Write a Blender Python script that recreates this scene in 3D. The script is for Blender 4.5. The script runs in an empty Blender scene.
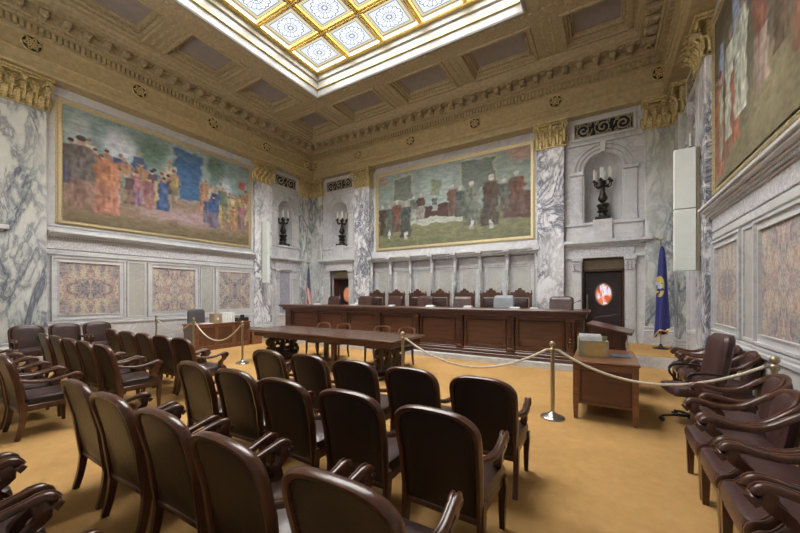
import bpy, math, random
from mathutils import Vector, Matrix
PI = math.pi
D = bpy.data
COL = bpy.context.scene.collection
SC = bpy.context.scene
random.seed(7)

# ------------------------------------------------------------------ camera, light, exposure
XL, XR, YB, YF = -11.85, 1.76, 11.60, -0.55
XC, YC = -5.05, 5.5
ZC = 8.42                                   # ceiling
cam = D.objects.new('camera', D.cameras.new('camera')); COL.objects.link(cam)
cam.data.sensor_width = 36; cam.data.lens = 338 / 800 * 36
cam.data.shift_y = 28.5 / 800; cam.data.clip_start = .05
cam.location = (0, 0, 1.6); cam.rotation_euler = (PI / 2, 0, .5443)
SC.camera = cam
w = D.worlds.new('daylight'); SC.world = w; w.use_nodes = True
wb = w.node_tree.nodes['Background']
wb.inputs[0].default_value = (.92, .955, 1.0, 1); wb.inputs[1].default_value = 1.0
sun = D.objects.new('daylight_over_skylight', D.lights.new('daylight_over_skylight', 'SUN')); COL.objects.link(sun)
sun.data.energy = 46.0; sun.data.angle = math.radians(118); sun.data.color = (.96, .97, 1.0)
sun.location = (XC, YC, 14); sun.rotation_euler = (math.radians(4), 0, 0)
fill_light = D.objects.new('high_window_daylight', D.lights.new('high_window_daylight', 'AREA')); COL.objects.link(fill_light)   # added soft fill behind the camera, no window is built there
fill_light.data.shape = 'RECTANGLE'; fill_light.data.size = 9.0; fill_light.data.size_y = 2.4; fill_light.data.energy = 330; fill_light.data.color = (1.0, .96, .90)
fill_light.location = (XC, YF + .03, 5.2); fill_light.rotation_euler = (math.radians(112), 0, 0)
SC.view_settings.view_transform = 'Standard'; SC.view_settings.look = 'None'
SC.view_settings.gamma = 1; SC.view_settings.exposure = 0.3
SC.view_settings.use_curve_mapping = False

# ------------------------------------------------------------------ materials
def newmat(name):
    m = D.materials.new(name); m.use_nodes = True
    return m, m.node_tree, m.node_tree.nodes['Principled BSDF']
def nd(nt, t, **k):
    n = nt.nodes.new(t)
    for a, b in k.items(): setattr(n, a, b)
    return n
def setin(n, **k):
    for a, b in k.items(): n.inputs[a].default_value = b
def ramp(nt, fac, stops, interp='LINEAR'):
    r = nd(nt, 'ShaderNodeValToRGB'); r.color_ramp.interpolation = interp
    e = r.color_ramp.elements
    while len(e) < len(stops): e.new(.5)
    for i, (p, c) in enumerate(stops):
        e[i].position = p; e[i].color = (*c, 1) if len(c) == 3 else c
    nt.links.new(fac, r.inputs[0]); return r.outputs[0]
def noise(nt, vec, scale, detail=4, rough=.55, dist=0.):
    n = nd(nt, 'ShaderNodeTexNoise'); setin(n, Scale=scale, Detail=detail, Roughness=rough, Distortion=dist)
    if vec is not None: nt.links.new(vec, n.inputs['Vector'])
    return n.outputs['Fac']
def math_(nt, op, a, b=None, c=None):
    n = nd(nt, 'ShaderNodeMath', operation=op)
    for i, v in enumerate((a, b, c)):
        if v is None: continue
        if isinstance(v, (int, float)): n.inputs[i].default_value = v
        else: nt.links.new(v, n.inputs[i])
    return n.outputs[0]
def mix(nt, f, a, b, mode='MIX'):
    n = nd(nt, 'ShaderNodeMix', data_type='RGBA', blend_type=mode)
    for i, v in ((0, f), (6, a), (7, b)):
        if isinstance(v, (int, float)): n.inputs[i].default_value = v
        elif isinstance(v, tuple): n.inputs[i].default_value = (*v, 1)
        else: nt.links.new(v, n.inputs[i])
    return n.outputs[2]
def coords(nt, kind='Object', scale=(1, 1, 1), rot=(0, 0, 0), loc=(0, 0, 0)):
    t = nd(nt, 'ShaderNodeTexCoord'); m = nd(nt, 'ShaderNodeMapping')
    setin(m, Scale=scale, Rotation=rot, Location=loc)
    nt.links.new(t.outputs[kind], m.inputs[0]); return m.outputs[0]
def bump(nt, b, h, strength=.2, dist=.01):
    n = nd(nt, 'ShaderNodeBump'); setin(n, Strength=strength, Distance=dist)
    nt.links.new(h, n.inputs['Height']); nt.links.new(n.outputs[0], b.inputs['Normal'])

def plain(name, col, rough=.5, metal=0., var=.12, scale=6, coat=0, bumps=0, spec=.5):
    m, nt, b = newmat(name)
    v = coords(nt); n = noise(nt, v, scale, 5)
    lo = tuple(c * (1 - var) for c in col); hi = tuple(min(1, c * (1 + var)) for c in col)
    nt.links.new(ramp(nt, n, [(.3, lo), (.7, hi)]), b.inputs['Base Color'])
    setin(b, Roughness=rough, Metallic=metal); b.inputs['Coat Weight'].default_value = coat
    b.inputs['Specular IOR Level'].default_value = spec
    if bumps: bump(nt, b, noise(nt, v, scale * 8, 4), bumps, .01)
    return m
def wood(name, dark, light, axis=0, rough=.32, scale=1.0, coat=.25):
    m, nt, b = newmat(name)
    s = [9 * scale] * 3; s[axis] = .8 * scale
    v = coords(nt, scale=tuple(s)); n = noise(nt, v, 2.2, 8, .6, .8)
    nt.links.new(ramp(nt, n, [(.3, dark), (.72, light)]), b.inputs['Base Color'])
    setin(b, Roughness=rough); b.inputs['Coat Weight'].default_value = coat; b.inputs['Coat Roughness'].default_value = .15
    bump(nt, b, n, .06, .004)
    return m
def marble(name, base, vein, scale=1.0, amount=1.0, rot=(.5, .6, .4), rough=.25, warm=None, stretch=(1, 1, 1)):
    m, nt, b = newmat(name)
    v = coords(nt, scale=stretch, rot=rot)
    n1 = noise(nt, v, .75 * scale, 12, .66, .9)
    a1 = math_(nt, 'ABSOLUTE', math_(nt, 'SUBTRACT', n1, .5))
    n2 = noise(nt, v, 2.3 * scale, 8, .62, .5)
    a2 = math_(nt, 'ABSOLUTE', math_(nt, 'SUBTRACT', n2, .5))
    msk = ramp(nt, noise(nt, v, .55 * scale, 3), [(.38, (.12, .12, .12)), (.55, (1, 1, 1))])
    v1 = ramp(nt, a1, [(0., (1, 1, 1)), (.018 * amount, (.7, .7, .7)), (.05 * amount, (.12, .12, .12)), (.10 * amount, (0, 0, 0))])
    v2 = ramp(nt, a2, [(0., (.8, .8, .8)), (.05 * amount, (.22, .22, .22)), (.1 * amount, (0, 0, 0))])
    f = mix(nt, msk, mix(nt, .35, (0, 0, 0), v2), mix(nt, 1., v1, v2, 'LIGHTEN'))
    cl = ramp(nt, noise(nt, v, 1.1 * scale, 6), [(.3, tuple(c * .88 for c in base)), (.65, base)])
    if warm: cl = mix(nt, ramp(nt, noise(nt, v, .6 * scale, 4), [(.5, (0, 0, 0)), (.7, (.7, .7, .7))]), cl, warm)
    nt.links.new(mix(nt, f, cl, vein), b.inputs['Base Color'])
    setin(b, Roughness=rough)
    return m
def breccia(name, cols, sc=5., seed=0.):
    # book-matched slab: both axes of the slab mirrored about its own middle
    m, nt, b = newmat(name)
    t = nd(nt, 'ShaderNodeTexCoord'); s = nd(nt, 'ShaderNodeSeparateXYZ'); nt.links.new(t.outputs['Generated'], s.inputs[0])
    o = nd(nt, 'ShaderNodeCombineXYZ')
    for i in range(3):
        q = math_(nt, 'ABSOLUTE', math_(nt, 'SUBTRACT', s.outputs[i], .5))
        nt.links.new(math_(nt, 'ADD', math_(nt, 'MULTIPLY', q, 1.3), seed + i * .37), o.inputs[i])
    v = o.outputs[0]
    n = noise(nt, v, sc * .8, 5, .6, .5)
    c1 = ramp(nt, n, [(.32, cols[0]), (.42, cols[1]), (.49, cols[4]), (.54, cols[3]), (.60, cols[1]), (.68, cols[2])])
    n3 = noise(nt, v, sc * 2.2, 9, .74, .4)
    c3 = ramp(nt, n3, [(.40, (.08, .08, .12)), (.46, (.34, .33, .38)), (.51, (.74, .66, .46)), (.55, (.20, .19, .25)), (.62, (.58, .34, .30))])
    h = noise(nt, v, sc * 11, 6, .75)
    c2 = ramp(nt, h, [(.38, (.45, .44, .46)), (.55, (1, 1, 1))])
    nt.links.new(mix(nt, .6, mix(nt, .55, c1, c3), c2, 'MULTIPLY'), b.inputs['Base Color'])
    setin(b, Roughness=.3)
    return m

M = {}
M['stone'] = marble('pale_marble', (.61, .615, .62), (.43, .435, .46), 1.0, .6, rough=.35)
M['stone_carved'] = plain('carved_marble', (.58, .585, .62), .55, var=.35, scale=26, bumps=.9)
M['vein'] = marble('veined_marble', (.80, .81, .83), (.09, .10, .14), 1.6, .9, rot=(.75, .6, .5), rough=.22, stretch=(1, 1, .5))
M['vein_green'] = marble('green_veined_marble', (.66, .69, .66), (.12, .14, .18), 1.1, 1.0, rot=(.6, .9, .3), rough=.22, warm=(.56, .55, .42), stretch=(1, 1, .42))
M['grey_panel'] = marble('grey_marble', (.44, .44, .50), (.26, .26, .33), 3, 1.5, rough=.3)
M['tan_marble'] = marble('buff_marble', (.50, .50, .46), (.36, .36, .34), 2, 1.2, rough=.3)
bc = [(.08, .08, .11), (.30, .28, .33), (.44, .38, .30), (.56, .32, .28), (.78, .70, .50)]
M['breccia'] = [breccia('breccia_slab_%s' % c, bc, s, sd) for c, s, sd in (('a', 3.2, .1), ('b', 3.6, 3.3), ('c', 3.0, 7.9))]
M['plaster_gold'] = plain('tan_gilt_plaster', (.43, .345, .19), .5, .15, .15, 9)
M['plaster_dark'] = plain('tan_plaster', (.38, .305, .18), .6, .05, .2, 14, bumps=.5)
M['coffer'] = plain('mauve_plaster', (.27, .235, .22), .8, 0, .1, 7)
M['gilt'] = plain('gilding', (.56, .45, .22), .36, .5, .45, 30, bumps=.5)
M['gilt_bright'] = plain('bright_gilding', (.70, .50, .16), .35, .55, .25, 20)
M['frame'] = plain('gilt_picture_frame', (.58, .49, .29), .4, .4, .2, 30)
M['cream'] = plain('cream_enamel', (.28, .277, .26), .35, 0, .12, 1.5)
M['wood'] = wood('mahogany', (.036, .013, .007), (.12, .045, .023), 2, .3)
M['wood_x'] = wood('mahogany_long', (.040, .016, .009), (.12, .050, .027), 0, .3)
M['wood_panel'] = wood('panel_mahogany', (.055, .021, .010), (.135, .056, .027), 0, .38, .7, .1)
M['wood_dark'] = wood('dark_carved_wood', (.016, .007, .005), (.055, .022, .014), 2, .38)
M['wood_desk'] = wood('walnut', (.11, .043, .020), (.25, .11, .052), 0, .32)
M['leather'] = plain('brown_leather_sheen', (.040, .021, .018), .34, 0, .35, 5, 0, .12)  # skylight sheen on the seats put into this lighter brown
M['leather_back'] = plain('dark_brown_leather', (.021, .012, .009), .34, 0, .3, 3, 0, .2)
M['leather_red'] = plain('maroon_leather', (.060, .028, .026), .36, 0, .3, 5, 0, .12)
M['leather_grey'] = plain('slate_leather', (.20, .22, .25), .4, 0, .15, 5)
M['nail'] = plain('dark_nailheads', (.05, .04, .03), .35, .8)
M['brass'] = plain('brass', (.40, .345, .24), .36, .9, .1)
M['steel'] = plain('satin_steel', (.45, .45, .44), .25, .95, .1)
M['rope'] = plain('cream_rope', (.58, .52, .42), .8, 0, .25, 60)
M['black'] = plain('black_plastic', (.014, .014, .016), .4)
M['bronze'] = plain('dark_bronze', (.045, .040, .034), .38, .7, .4, 14)
M['candle'] = plain('white_candle', (.78, .78, .74), .5)
M['panelwhite'] = plain('mint_white_enamel', (.72, .78, .74), .4, 0, .03)
M['door'] = plain('oxblood_leather_door', (.030, .016, .018), .4, 0, .3, 8)
M['paper'] = plain('paper', (.75, .76, .78), .7)
M['manila'] = plain('olive_card', (.30, .27, .18), .7)
M['gold_card'] = plain('ochre_card', (.42, .30, .11), .55)
M['void'] = plain('dark_recess', (.02, .018, .016), .9)  # near-black put in for shaded gaps, the roof slab shares it
M['grille'] = plain('aged_gilt_ironwork', (.36, .32, .24), .5, .3, .3, 20)
M['trans'] = plain('tan_transom', (.40, .32, .22), .6)

def carpet():
    m, nt, b = newmat('golden_carpet')
    v = coords(nt)
    n = noise(nt, v, .9, 6, .6, .4); n2 = noise(nt, v, 9, 6, .7)
    c = mix(nt, .6, ramp(nt, n, [(.3, (.42, .248, .092)), (.7, (.55, .338, .135))]),
            ramp(nt, n2, [(.3, (.75, .72, .68)), (.7, (1, 1, 1))]), 'MULTIPLY')
    nt.links.new(c, b.inputs['Base Color']); setin(b, Roughness=.95)
    b.inputs['Specular IOR Level'].default_value = .1
    bump(nt, b, noise(nt, v, 160, 3), .5, .01)
    return m
M['carpet'] = carpet()

def pane_mat():
    m, nt, b = newmat('leaded_skylight_glass')
    t = nd(nt, 'ShaderNodeTexCoord'); s = nd(nt, 'ShaderNodeSeparateXYZ'); nt.links.new(t.outputs['Generated'], s.inputs[0])
    x = math_(nt, 'SUBTRACT', s.outputs[0], .5); y = math_(nt, 'SUBTRACT', s.outputs[1], .5)
    r = math_(nt, 'SQRT', math_(nt, 'ADD', math_(nt, 'MULTIPLY', x, x), math_(nt, 'MULTIPLY', y, y)))
    th = math_(nt, 'ARCTAN2', y, x)
    mx = math_(nt, 'MAXIMUM', math_(nt, 'ABSOLUTE', x), math_(nt, 'ABSOLUTE', y))
    def band(v, c, wd): return math_(nt, 'LESS_THAN', math_(nt, 'ABSOLUTE', math_(nt, 'SUBTRACT', v, c)), wd)
    sp = math_(nt, 'LESS_THAN', math_(nt, 'MULTIPLY', math_(nt, 'ABSOLUTE', math_(nt, 'SINE', math_(nt, 'MULTIPLY', th, 8))), r), .042)
    sp = math_(nt, 'MULTIPLY', sp, math_(nt, 'MULTIPLY', math_(nt, 'LESS_THAN', r, .335), math_(nt, 'GREATER_THAN', r, .06)))
    pet = math_(nt, 'MULTIPLY_ADD', math_(nt, 'ABSOLUTE', math_(nt, 'SINE', math_(nt, 'MULTIPLY', th, 8))), .045, .29)
    pet = math_(nt, 'LESS_THAN', math_(nt, 'ABSOLUTE', math_(nt, 'SUBTRACT', r, pet)), .011)
    ln = math_(nt, 'MAXIMUM', sp, pet)
    for q in (band(r, .06, .012), band(r, .155, .006), band(mx, .375, .009), band(mx, .455, .009)): ln = math_(nt, 'MAXIMUM', ln, q)
    w1 = math_(nt, 'SINE', math_(nt, 'MULTIPLY', math_(nt, 'ADD', x, y), 110)); w2 = math_(nt, 'SINE', math_(nt, 'MULTIPLY', math_(nt, 'SUBTRACT', x, y), 110))
    chk = math_(nt, 'GREATER_THAN', math_(nt, 'MULTIPLY', w1, w2), -.1)
    bord = math_(nt, 'MULTIPLY', math_(nt, 'GREATER_THAN', mx, .385), math_(nt, 'LESS_THAN', mx, .45))
    bcol = mix(nt, chk, (.42, .26, .06), (.90, .80, .48))
    crn = math_(nt, 'MULTIPLY', math_(nt, 'GREATER_THAN', r, .36), math_(nt, 'LESS_THAN', mx, .37))
    crnc = mix(nt, chk, (.55, .60, .70), (.85, .88, .95))
    c = mix(nt, crn, (.95, .96, .97), crnc)
    c = mix(nt, bord, c, bcol)
    outer = math_(nt, 'GREATER_THAN', mx, .462)
    c = mix(nt, outer, c, (.50, .34, .10))
    c = mix(nt, ln, c, (.12, .15, .24))
    tr = nd(nt, 'ShaderNodeBsdfTransparent'); nt.links.new(c, tr.inputs[0])
    tl = nd(nt, 'ShaderNodeBsdfTranslucent'); nt.links.new(c, tl.inputs[0])
    ms = nd(nt, 'ShaderNodeMixShader'); ms.inputs[0].default_value = .004
    nt.links.new(tr.outputs[0], ms.inputs[1]); nt.links.new(tl.outputs[0], ms.inputs[2])
    nt.links.new(ms.outputs[0], nt.nodes['Material Output'].inputs[0])
    return m
M['pane'] = pane_mat()

def attr_mat(name, rough=.55):
    m, nt, b = newmat(name)
    a = nd(nt, 'ShaderNodeAttribute'); a.attribute_name = 'paint'
    n = noise(nt, coords(nt), 18, 6, .7)
    nt.links.new(mix(nt, .5, a.outputs['Color'], ramp(nt, n, [(.3, (.72, .72, .72)), (.7, (1, 1, 1))]), 'MULTIPLY'), b.inputs['Base Color'])
    setin(b, Roughness=rough); b.inputs['Specular IOR Level'].default_value = .3
    return m
M['oil'] = attr_mat('oil_paint')

# ------------------------------------------------------------------ mesh builder
class MB:
    def __init__(s): s.v = []; s.f = []; s.sm = []; s.T = None
    def add(s, vs, fs, smooth=False):
        o = len(s.v)
        for p in vs:
            p = Vector(p)
            if s.T: p = s.T(p) if callable(s.T) else s.T @ p
            s.v.append(tuple(p))
        for f in fs: s.f.append(tuple(o + i for i in f)); s.sm.append(smooth)
    def box(s, a, b, ch=0.):
        x0, y0, z0 = (min(a[i], b[i]) for i in range(3)); x1, y1, z1 = (max(a[i], b[i]) for i in range(3))
        if ch <= 0:
            s.add([(x0, y0, z0), (x1, y0, z0), (x1, y1, z0), (x0, y1, z0), (x0, y0, z1), (x1, y0, z1), (x1, y1, z1), (x0, y1, z1)],
                  [(3, 2, 1, 0), (4, 5, 6, 7), (0, 1, 5, 4), (1, 2, 6, 5), (2, 3, 7, 6), (3, 0, 4, 7)])
            return
        ch = min(ch, (x1 - x0) * .45, (y1 - y0) * .45, (z1 - z0) * .45)
        vs = []; idx = {}
        for i, sx in enumerate((x0, x1)):
            for j, sy in enumerate((y0, y1)):
                for k, sz in enumerate((z0, z1)):
                    for ax in range(3):
                        p = [sx, sy, sz]
                        for q in range(3):
                            if q != ax: p[q] += ch * (1 if (i, j, k)[q] == 0 else -1)
                        idx[i, j, k, ax] = len(vs); vs.append(tuple(p))
        fs = []
        for i in (0, 1): fs.append([idx[i, a_, b_, 0] for a_, b_ in ((0, 0), (1, 0), (1, 1), (0, 1))])
        for i in (0, 1): fs.append([idx[a_, i, b_, 1] for a_, b_ in ((0, 0), (1, 0), (1, 1), (0, 1))])
        for i in (0, 1): fs.append([idx[a_, b_, i, 2] for a_, b_ in ((0, 0), (1, 0), (1, 1), (0, 1))])
        for a_ in (0, 1):
            for b_ in (0, 1):
                fs.append([idx[a_, b_, 0, 0], idx[a_, b_, 1, 0], idx[a_, b_, 1, 1], idx[a_, b_, 0, 1]])
                fs.append([idx[a_, 0, b_, 0], idx[a_, 1, b_, 0], idx[a_, 1, b_, 2], idx[a_, 0, b_, 2]])
                fs.append([idx[0, a_, b_, 1], idx[1, a_, b_, 1], idx[1, a_, b_, 2], idx[0, a_, b_, 2]])
        for i in (0, 1):
            for j in (0, 1):
                for k in (0, 1): fs.append([idx[i, j, k, 0], idx[i, j, k, 1], idx[i, j, k, 2]])
        s.add(vs, fs)
    def sweep(s, path, sec, up=(0, 0, 1), scale=None, closed=False, caps=True, smooth=True):
        # sec: 2-D points (side, up); path: 3-D points
        P = [Vector(p) for p in path]; n = len(P); k = len(sec); vs = []; up = Vector(up)
        for i, p in enumerate(P):
            if closed: t = P[(i + 1) % n] - P[i - 1]
            else: t = P[min(i + 1, n - 1)] - P[max(i - 1, 0)]
            t.normalize()
            sd = t.cross(up)
            if sd.length < 1e-4: sd = Vector((1, 0, 0))
            sd.normalize(); u2 = sd.cross(t)
            sc = scale[i] if scale else 1
            if not isinstance(sc, tuple): sc = (sc, sc)
            for a, b in sec: vs.append(p + sd * a * sc[0] + u2 * b * sc[1])
        fs = []
        for i in range(n if closed else n - 1):
            j = (i + 1) % n
            for q in range(k):
                r = (q + 1) % k
                fs.append((i * k + q, i * k + r, j * k + r, j * k + q))
        if caps and not closed: fs += [tuple(range(k)), tuple((n - 1) * k + q for q in range(k))]
        s.add(vs, fs, smooth)
    def tube(s, path, r, n=8, closed=False, scale=None, up=(0, 0, 1)):
        s.sweep(path, [(r * math.cos(2 * PI * i / n), r * math.sin(2 * PI * i / n)) for i in range(n)], up, scale, closed)
    def lathe(s, prof, c=(0, 0, 0), n=16, a0=0, a1=2 * PI, sx=1, sy=1):
        full = abs(a1 - a0 - 2 * PI) < 1e-6; m = n if full else n + 1; vs = []
        for r, z in prof:
            for i in range(m):
                a = a0 + (a1 - a0) * i / n
                vs.append((c[0] + r * math.cos(a) * sx, c[1] + r * math.sin(a) * sy, c[2] + z))
        fs = []
        for j in range(len(prof) - 1):
            for i in range(n):
                i2 = (i + 1) % m
                fs.append((j * m + i, j * m + i2, (j + 1) * m + i2, (j + 1) * m + i))
        if full: fs += [tuple(range(m))[::-1], tuple((len(prof) - 1) * m + i for i in range(m))]
        s.add(vs, fs, True)
    def prism(s, pts, f0, f1, smooth=False):
        # pts 2-D outline; f0/f1 map a 2-D point to 3-D at both ends
        k = len(pts); vs = [f0(*p) for p in pts] + [f1(*p) for p in pts]
        s.add(vs, [tuple(range(k))[::-1], tuple(range(k, 2 * k))] + [(i, (i + 1) % k, k + (i + 1) % k, k + i) for i in range(k)], smooth)
    def pillow(s, outline, f, bulge, rings=((1., 0), (.93, .7), (.75, .95), (.4, 1.))):
        # a cushioned face over a 2-D outline, f(u, v, d) maps to 3-D
        k = len(outline); cu = sum(p[0] for p in outline) / k; cv = sum(p[1] for p in outline) / k; vs = []
        for sc, h in rings:
            for u, v in outline: vs.append(f(cu + (u - cu) * sc, cv + (v - cv) * sc, bulge * h))
        fs = []
        for j in range(len(rings) - 1):
            for i in range(k):
                i2 = (i + 1) % k; fs.append((j * k + i, j * k + i2, (j + 1) * k + i2, (j + 1) * k + i))
        fs.append(tuple((len(rings) - 1) * k + i for i in range(k)))
        s.add(vs, fs, True)
    def build(s, name, mat, parent=None, ang=40, flip=True):
        me = D.meshes.new(name); me.from_pydata(s.v, [], s.f)
        import bmesh
        bm = bmesh.new(); bm.from_mesh(me)
        if flip: bmesh.ops.recalc_face_normals(bm, faces=bm.faces)
        bm.to_mesh(me); bm.free()
        if any(s.sm):
            me.polygons.foreach_set('use_smooth', [True] * len(me.polygons)); me.set_sharp_from_angle(angle=math.radians(ang))
        me.materials.append(mat)
        o = D.objects.new(name, me); COL.objects.link(o)
        if parent: o.parent = parent
        return o
def tag(o, label=None, cat=None, group=None, kind=None):
    if label: o['label'] = label
    if cat: o['category'] = cat
    if group: o['group'] = group
    if kind: o['kind'] = kind
    return o
def thing(name, loc, rz, label, cat, group=None):
    o = D.objects.new(name, None); COL.objects.link(o); o.empty_display_size = .1
    o.location = loc; o.rotation_euler = (0, 0, rz)
    return tag(o, label, cat, group)
def dup(o, loc=None, rz=None, label=None, group=None, parent=None):
    c = o.copy(); COL.objects.link(c); c.parent = parent
    if loc is not None: c.location = loc
    if rz is not None: c.rotation_euler = (0, 0, rz)
    if label: c['label'] = label
    if group: c['group'] = group
    for ch in list(o.children): dup(ch, parent=c)
    return c
def struct(name, parent_loc=(0, 0, 0)):
    o = D.objects.new(name, None); COL.objects.link(o); o.empty_display_size = .1; o['kind'] = 'structure'; return o
def smoothpath(pts, n=4):
    P = [Vector(p) for p in pts]; out = []
    for i in range(len(P) - 1):
        p0 = P[max(i - 1, 0)]; p1 = P[i]; p2 = P[i + 1]; p3 = P[min(i + 2, len(P) - 1)]
        for j in range(n):
            t = j / n
            out.append(.5 * ((2 * p1) + (p2 - p0) * t + (2 * p0 - 5 * p1 + 4 * p2 - p3) * t * t + (3 * p1 - p0 - 3 * p2 + p3) * t ** 3))
    out.append(P[-1]); return out
def rrect(w, h, r, n=5, cx=0, cy=0):
    out = []
    for qx, qy, a0 in ((1, 1, 0), (-1, 1, PI / 2), (-1, -1, PI), (1, -1, 3 * PI / 2)):
        for i in range(n + 1):
            a = a0 + PI / 2 * i / n
            out.append((cx + qx * (w / 2 - r) + r * math.cos(a), cy + qy * (h / 2 - r) + r * math.sin(a)))
    return out

# ------------------------------------------------------------------ wall frames: (u along wall, d out of wall, z)
def TL(p): return Vector((XL + p[1], p[0], p[2]))
def TR(p): return Vector((XR - p[1], p[0], p[2]))
def TB(p): return Vector((p[0], YB - p[1], p[2]))

# floor and platform
m = MB(); m.box((XL - .4, YF - 1.2, -.2), (XR + .4, YB + .5, 0)); o = m.build('floor', M['carpet']); tag(o, kind='structure')
m = MB()
m.box((XL, 9.15, 0), (XR, YB, .25)); m.box((XL, 7.86, 0), (XR - 2.0, 9.15, .12))
o = m.build('trim_1', M['stone']); tag(o, kind='structure')
m = MB(); m.box((XL + .05, 9.19, .25), (XR - .05, YB, .262)); m.build('platform_carpet', M['carpet'], o)

# ------------------------------------------------------------------ ornament pieces
def leaf(b, T, u, z, h, wd, d0, curl=.12, flare=.05, bow=0.):
    vs = []; N = 9; K = 5
    for i in range(N + 1):
        t = i / N
        out = d0 + flare * t + curl * max(0, t - .45) ** 1.6 * 2.2
        zz = z + h * (t if t < .7 else .7 + .18 * math.sin((t - .7) * 7) - .55 * max(0, t - .85))
        ww = wd * (.55 + .9 * t - 1.25 * t ** 3) * (1 + .12 * math.cos(t * 22))
        for k in range(K):
            q = k / (K - 1) - .5
            vs.append(T((u + q * ww + bow * t, out + .035 * math.cos(q * PI) + (.012 if k % 2 else 0), zz - abs(q) * .05 * t)))
    fs = []
    for i in range(N):
        for k in range(K - 1):
            a = i * K + k; fs.append((a, a + 1, a + K + 1, a + K))
    b.add(vs, fs, True)
def spiral(c, r, turns, n=18, sgn=1, a0=0., end=.25):
    # 2-D spiral points
    out = []
    for i in range(n + 1):
        t = i / n; a = a0 + sgn * turns * 2 * PI * t; rr = r * (1 - (1 - end) * t)
        out.append((c[0] + rr * math.cos(a), c[1] + rr * math.sin(a)))
    return out
def capital(parent, T, u0, u1, d, z0=6.08, z1=6.86):
    b = MB(); h = z1 - z0; uc = (u0 + u1) / 2; w = u1 - u0
    b.T = T
    b.box((u0 + .02, -.3, z0), (u1 - .02, d - .03, z1 - .06))
    b.box((u0 - .02, -.3, z0), (u1 + .02, d + .05, z0 + .035), .01)
    b.box((u0 - .10, -.2, z1 - .06), (u1 + .10, d + .17, z1), .015)
    b.box((u0 - .06, -.2, z1 - .10), (u1 + .06, d + .12, z1 - .06), .01)
    b.T = None
    n = max(3, round(w / .2))
    for i in range(n): leaf(b, T, u0 + w * (i + .5) / n, z0 + .03, h * .42, w / n * .85, d + .01, .20, .02)
    for i in range(n + 1): leaf(b, T, u0 + w * i / n, z0 + .12, h * .58, w / n * .72, d + .005, .26, .04)
    for sg in (-1, 1):
        ue = u0 if sg < 0 else u1
        leaf(b, T, ue + sg * .03, z0 + .05, h * .45, .14, d * .5, .08, .02, sg * .05)
        for (cu, cz, r, dd) in ((ue + sg * .01, z1 - .19, .095, d + .12), (uc + sg * w * .16, z1 - .22, .065, d + .07)):
            pts = spiral((cu, cz), r, 1.4, 16, -sg if cu * 0 == 0 else 1, PI / 2)
            b.tube([T((p[0], dd, p[1])) for p in pts], .022, 6, up=T((0, 1, 0)) - T((0, 0, 0)))
            b.tube([T((cu - sg * r * .3, dd - .02, cz + r)), T((cu - sg * r * 1.6, d + .03, cz - r * 1.3)), T((cu - sg * r * 2.0, d + .02, cz - r * 3))], .02, 6)
    leaf(b, T, uc, z1 - .22, .16, .16, d + .05, .10, .06)
    for i in range(2 * n):
        cu, cz, sg = u0 + w * (i + .5) / (2 * n), z0 + h * (.62 if i % 2 else .50), 1 if i % 2 else -1
        b.tube([T((p[0], d + .05 + .01 * (i % 3), p[1])) for p in spiral((cu, cz), .045, 1.2, 10, sg, i * 1.7)], .013, 5, up=T((0, 1, 0)) - T((0, 0, 0)))
    c = MB(); return b.build('capital', M['gilt'], parent)
def rosette(parent, T, u, z, d, r=.15):
    b = MB()
    def disk(rr, dd, n=16): return [T((u + rr * math.cos(2 * PI * i / n), dd, z + rr * math.sin(2 * PI * i / n))) for i in range(n)]
    b.add(disk(r, d) + disk(r, d + .02) + disk(r * .9, d + .04) + disk(r * .84, d + .015), [(j * 16 + i, j * 16 + (i + 1) % 16, j * 16 + 16 + (i + 1) % 16, j * 16 + 16 + i) for j in range(3) for i in range(16)], True)
    for k in range(6):
        a = k * PI / 3; cu, cz = u + r * .48 * math.cos(a), z + r * .48 * math.sin(a)
        b.tube([T((p[0], d + .035, p[1])) for p in spiral((cu, cz), r * .27, 1.1, 9, 1, a)], r * .09, 5, up=T((0, 1, 0)) - T((0, 0, 0)))
    b.tube([T((u + r * .16 * math.cos(a), d + .04, z + r * .16 * math.sin(a))) for a in [i * PI / 4 for i in range(8)]], r * .09, 5, closed=True, up=T((0, 1, 0)) - T((0, 0, 0)))
    o = b.build('rosette', M['gilt'], parent)
    g = MB(); g.add(disk(r * .84, d + .019), [tuple(range(16))]); g.build('gap_shade_sheet', M['void'], o); return o  # dark disc put in for the shade in the openwork gaps
def stepcorn(b, u0, u1, d, z, steps, ends=True):
    for (dd, za, zb) in steps:
        e = dd if ends else 0
        b.box((u0 - e, -.3, z + za), (u1 + e, d + dd, z + zb), .008)

# ------------------------------------------------------------------ walls
def arch_plate(b, u0, u1, z0, z1, uc, r, spring, d, back):
    n = 20; A = [(uc + r * math.cos(PI - PI * i / n), spring + r * math.sin(PI - PI * i / n)) for i in range(n + 1)]
    def q(u, z, dd=d): return (u, dd, z)
    for a, c in ((u0, uc - r), (uc + r, u1)): b.add([q(a, z0), q(c, z0), q(c, spring), q(a, spring)], [(0, 1, 2, 3)]); b.add([q(a, spring), q(c, spring), q(c, z1), q(a, z1)], [(0, 1, 2, 3)])
    for i in range(n):
        (ua, za), (ub, zb) = A[i], A[i + 1]
        b.add([q(ua, za), q(ub, zb), q(ub, z1), q(ua, z1)], [(0, 1, 2, 3)])
        b.add([q(ua, za), q(ub, zb), q(ub, zb, back), q(ua, za, back)], [(0, 1, 2, 3)])
    for s in (-1, 1): b.add([q(uc + s * r, z0), q(uc + s * r, spring), q(uc + s * r, spring, back), q(uc + s * r, z0, back)], [(0, 1, 2, 3)])
    b.box((u0, back, z1 - .01), (u1, d - .002, z1)); b.box((u0, back, z0 - .001), (u1, d - .002, z0 + .01))
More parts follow.
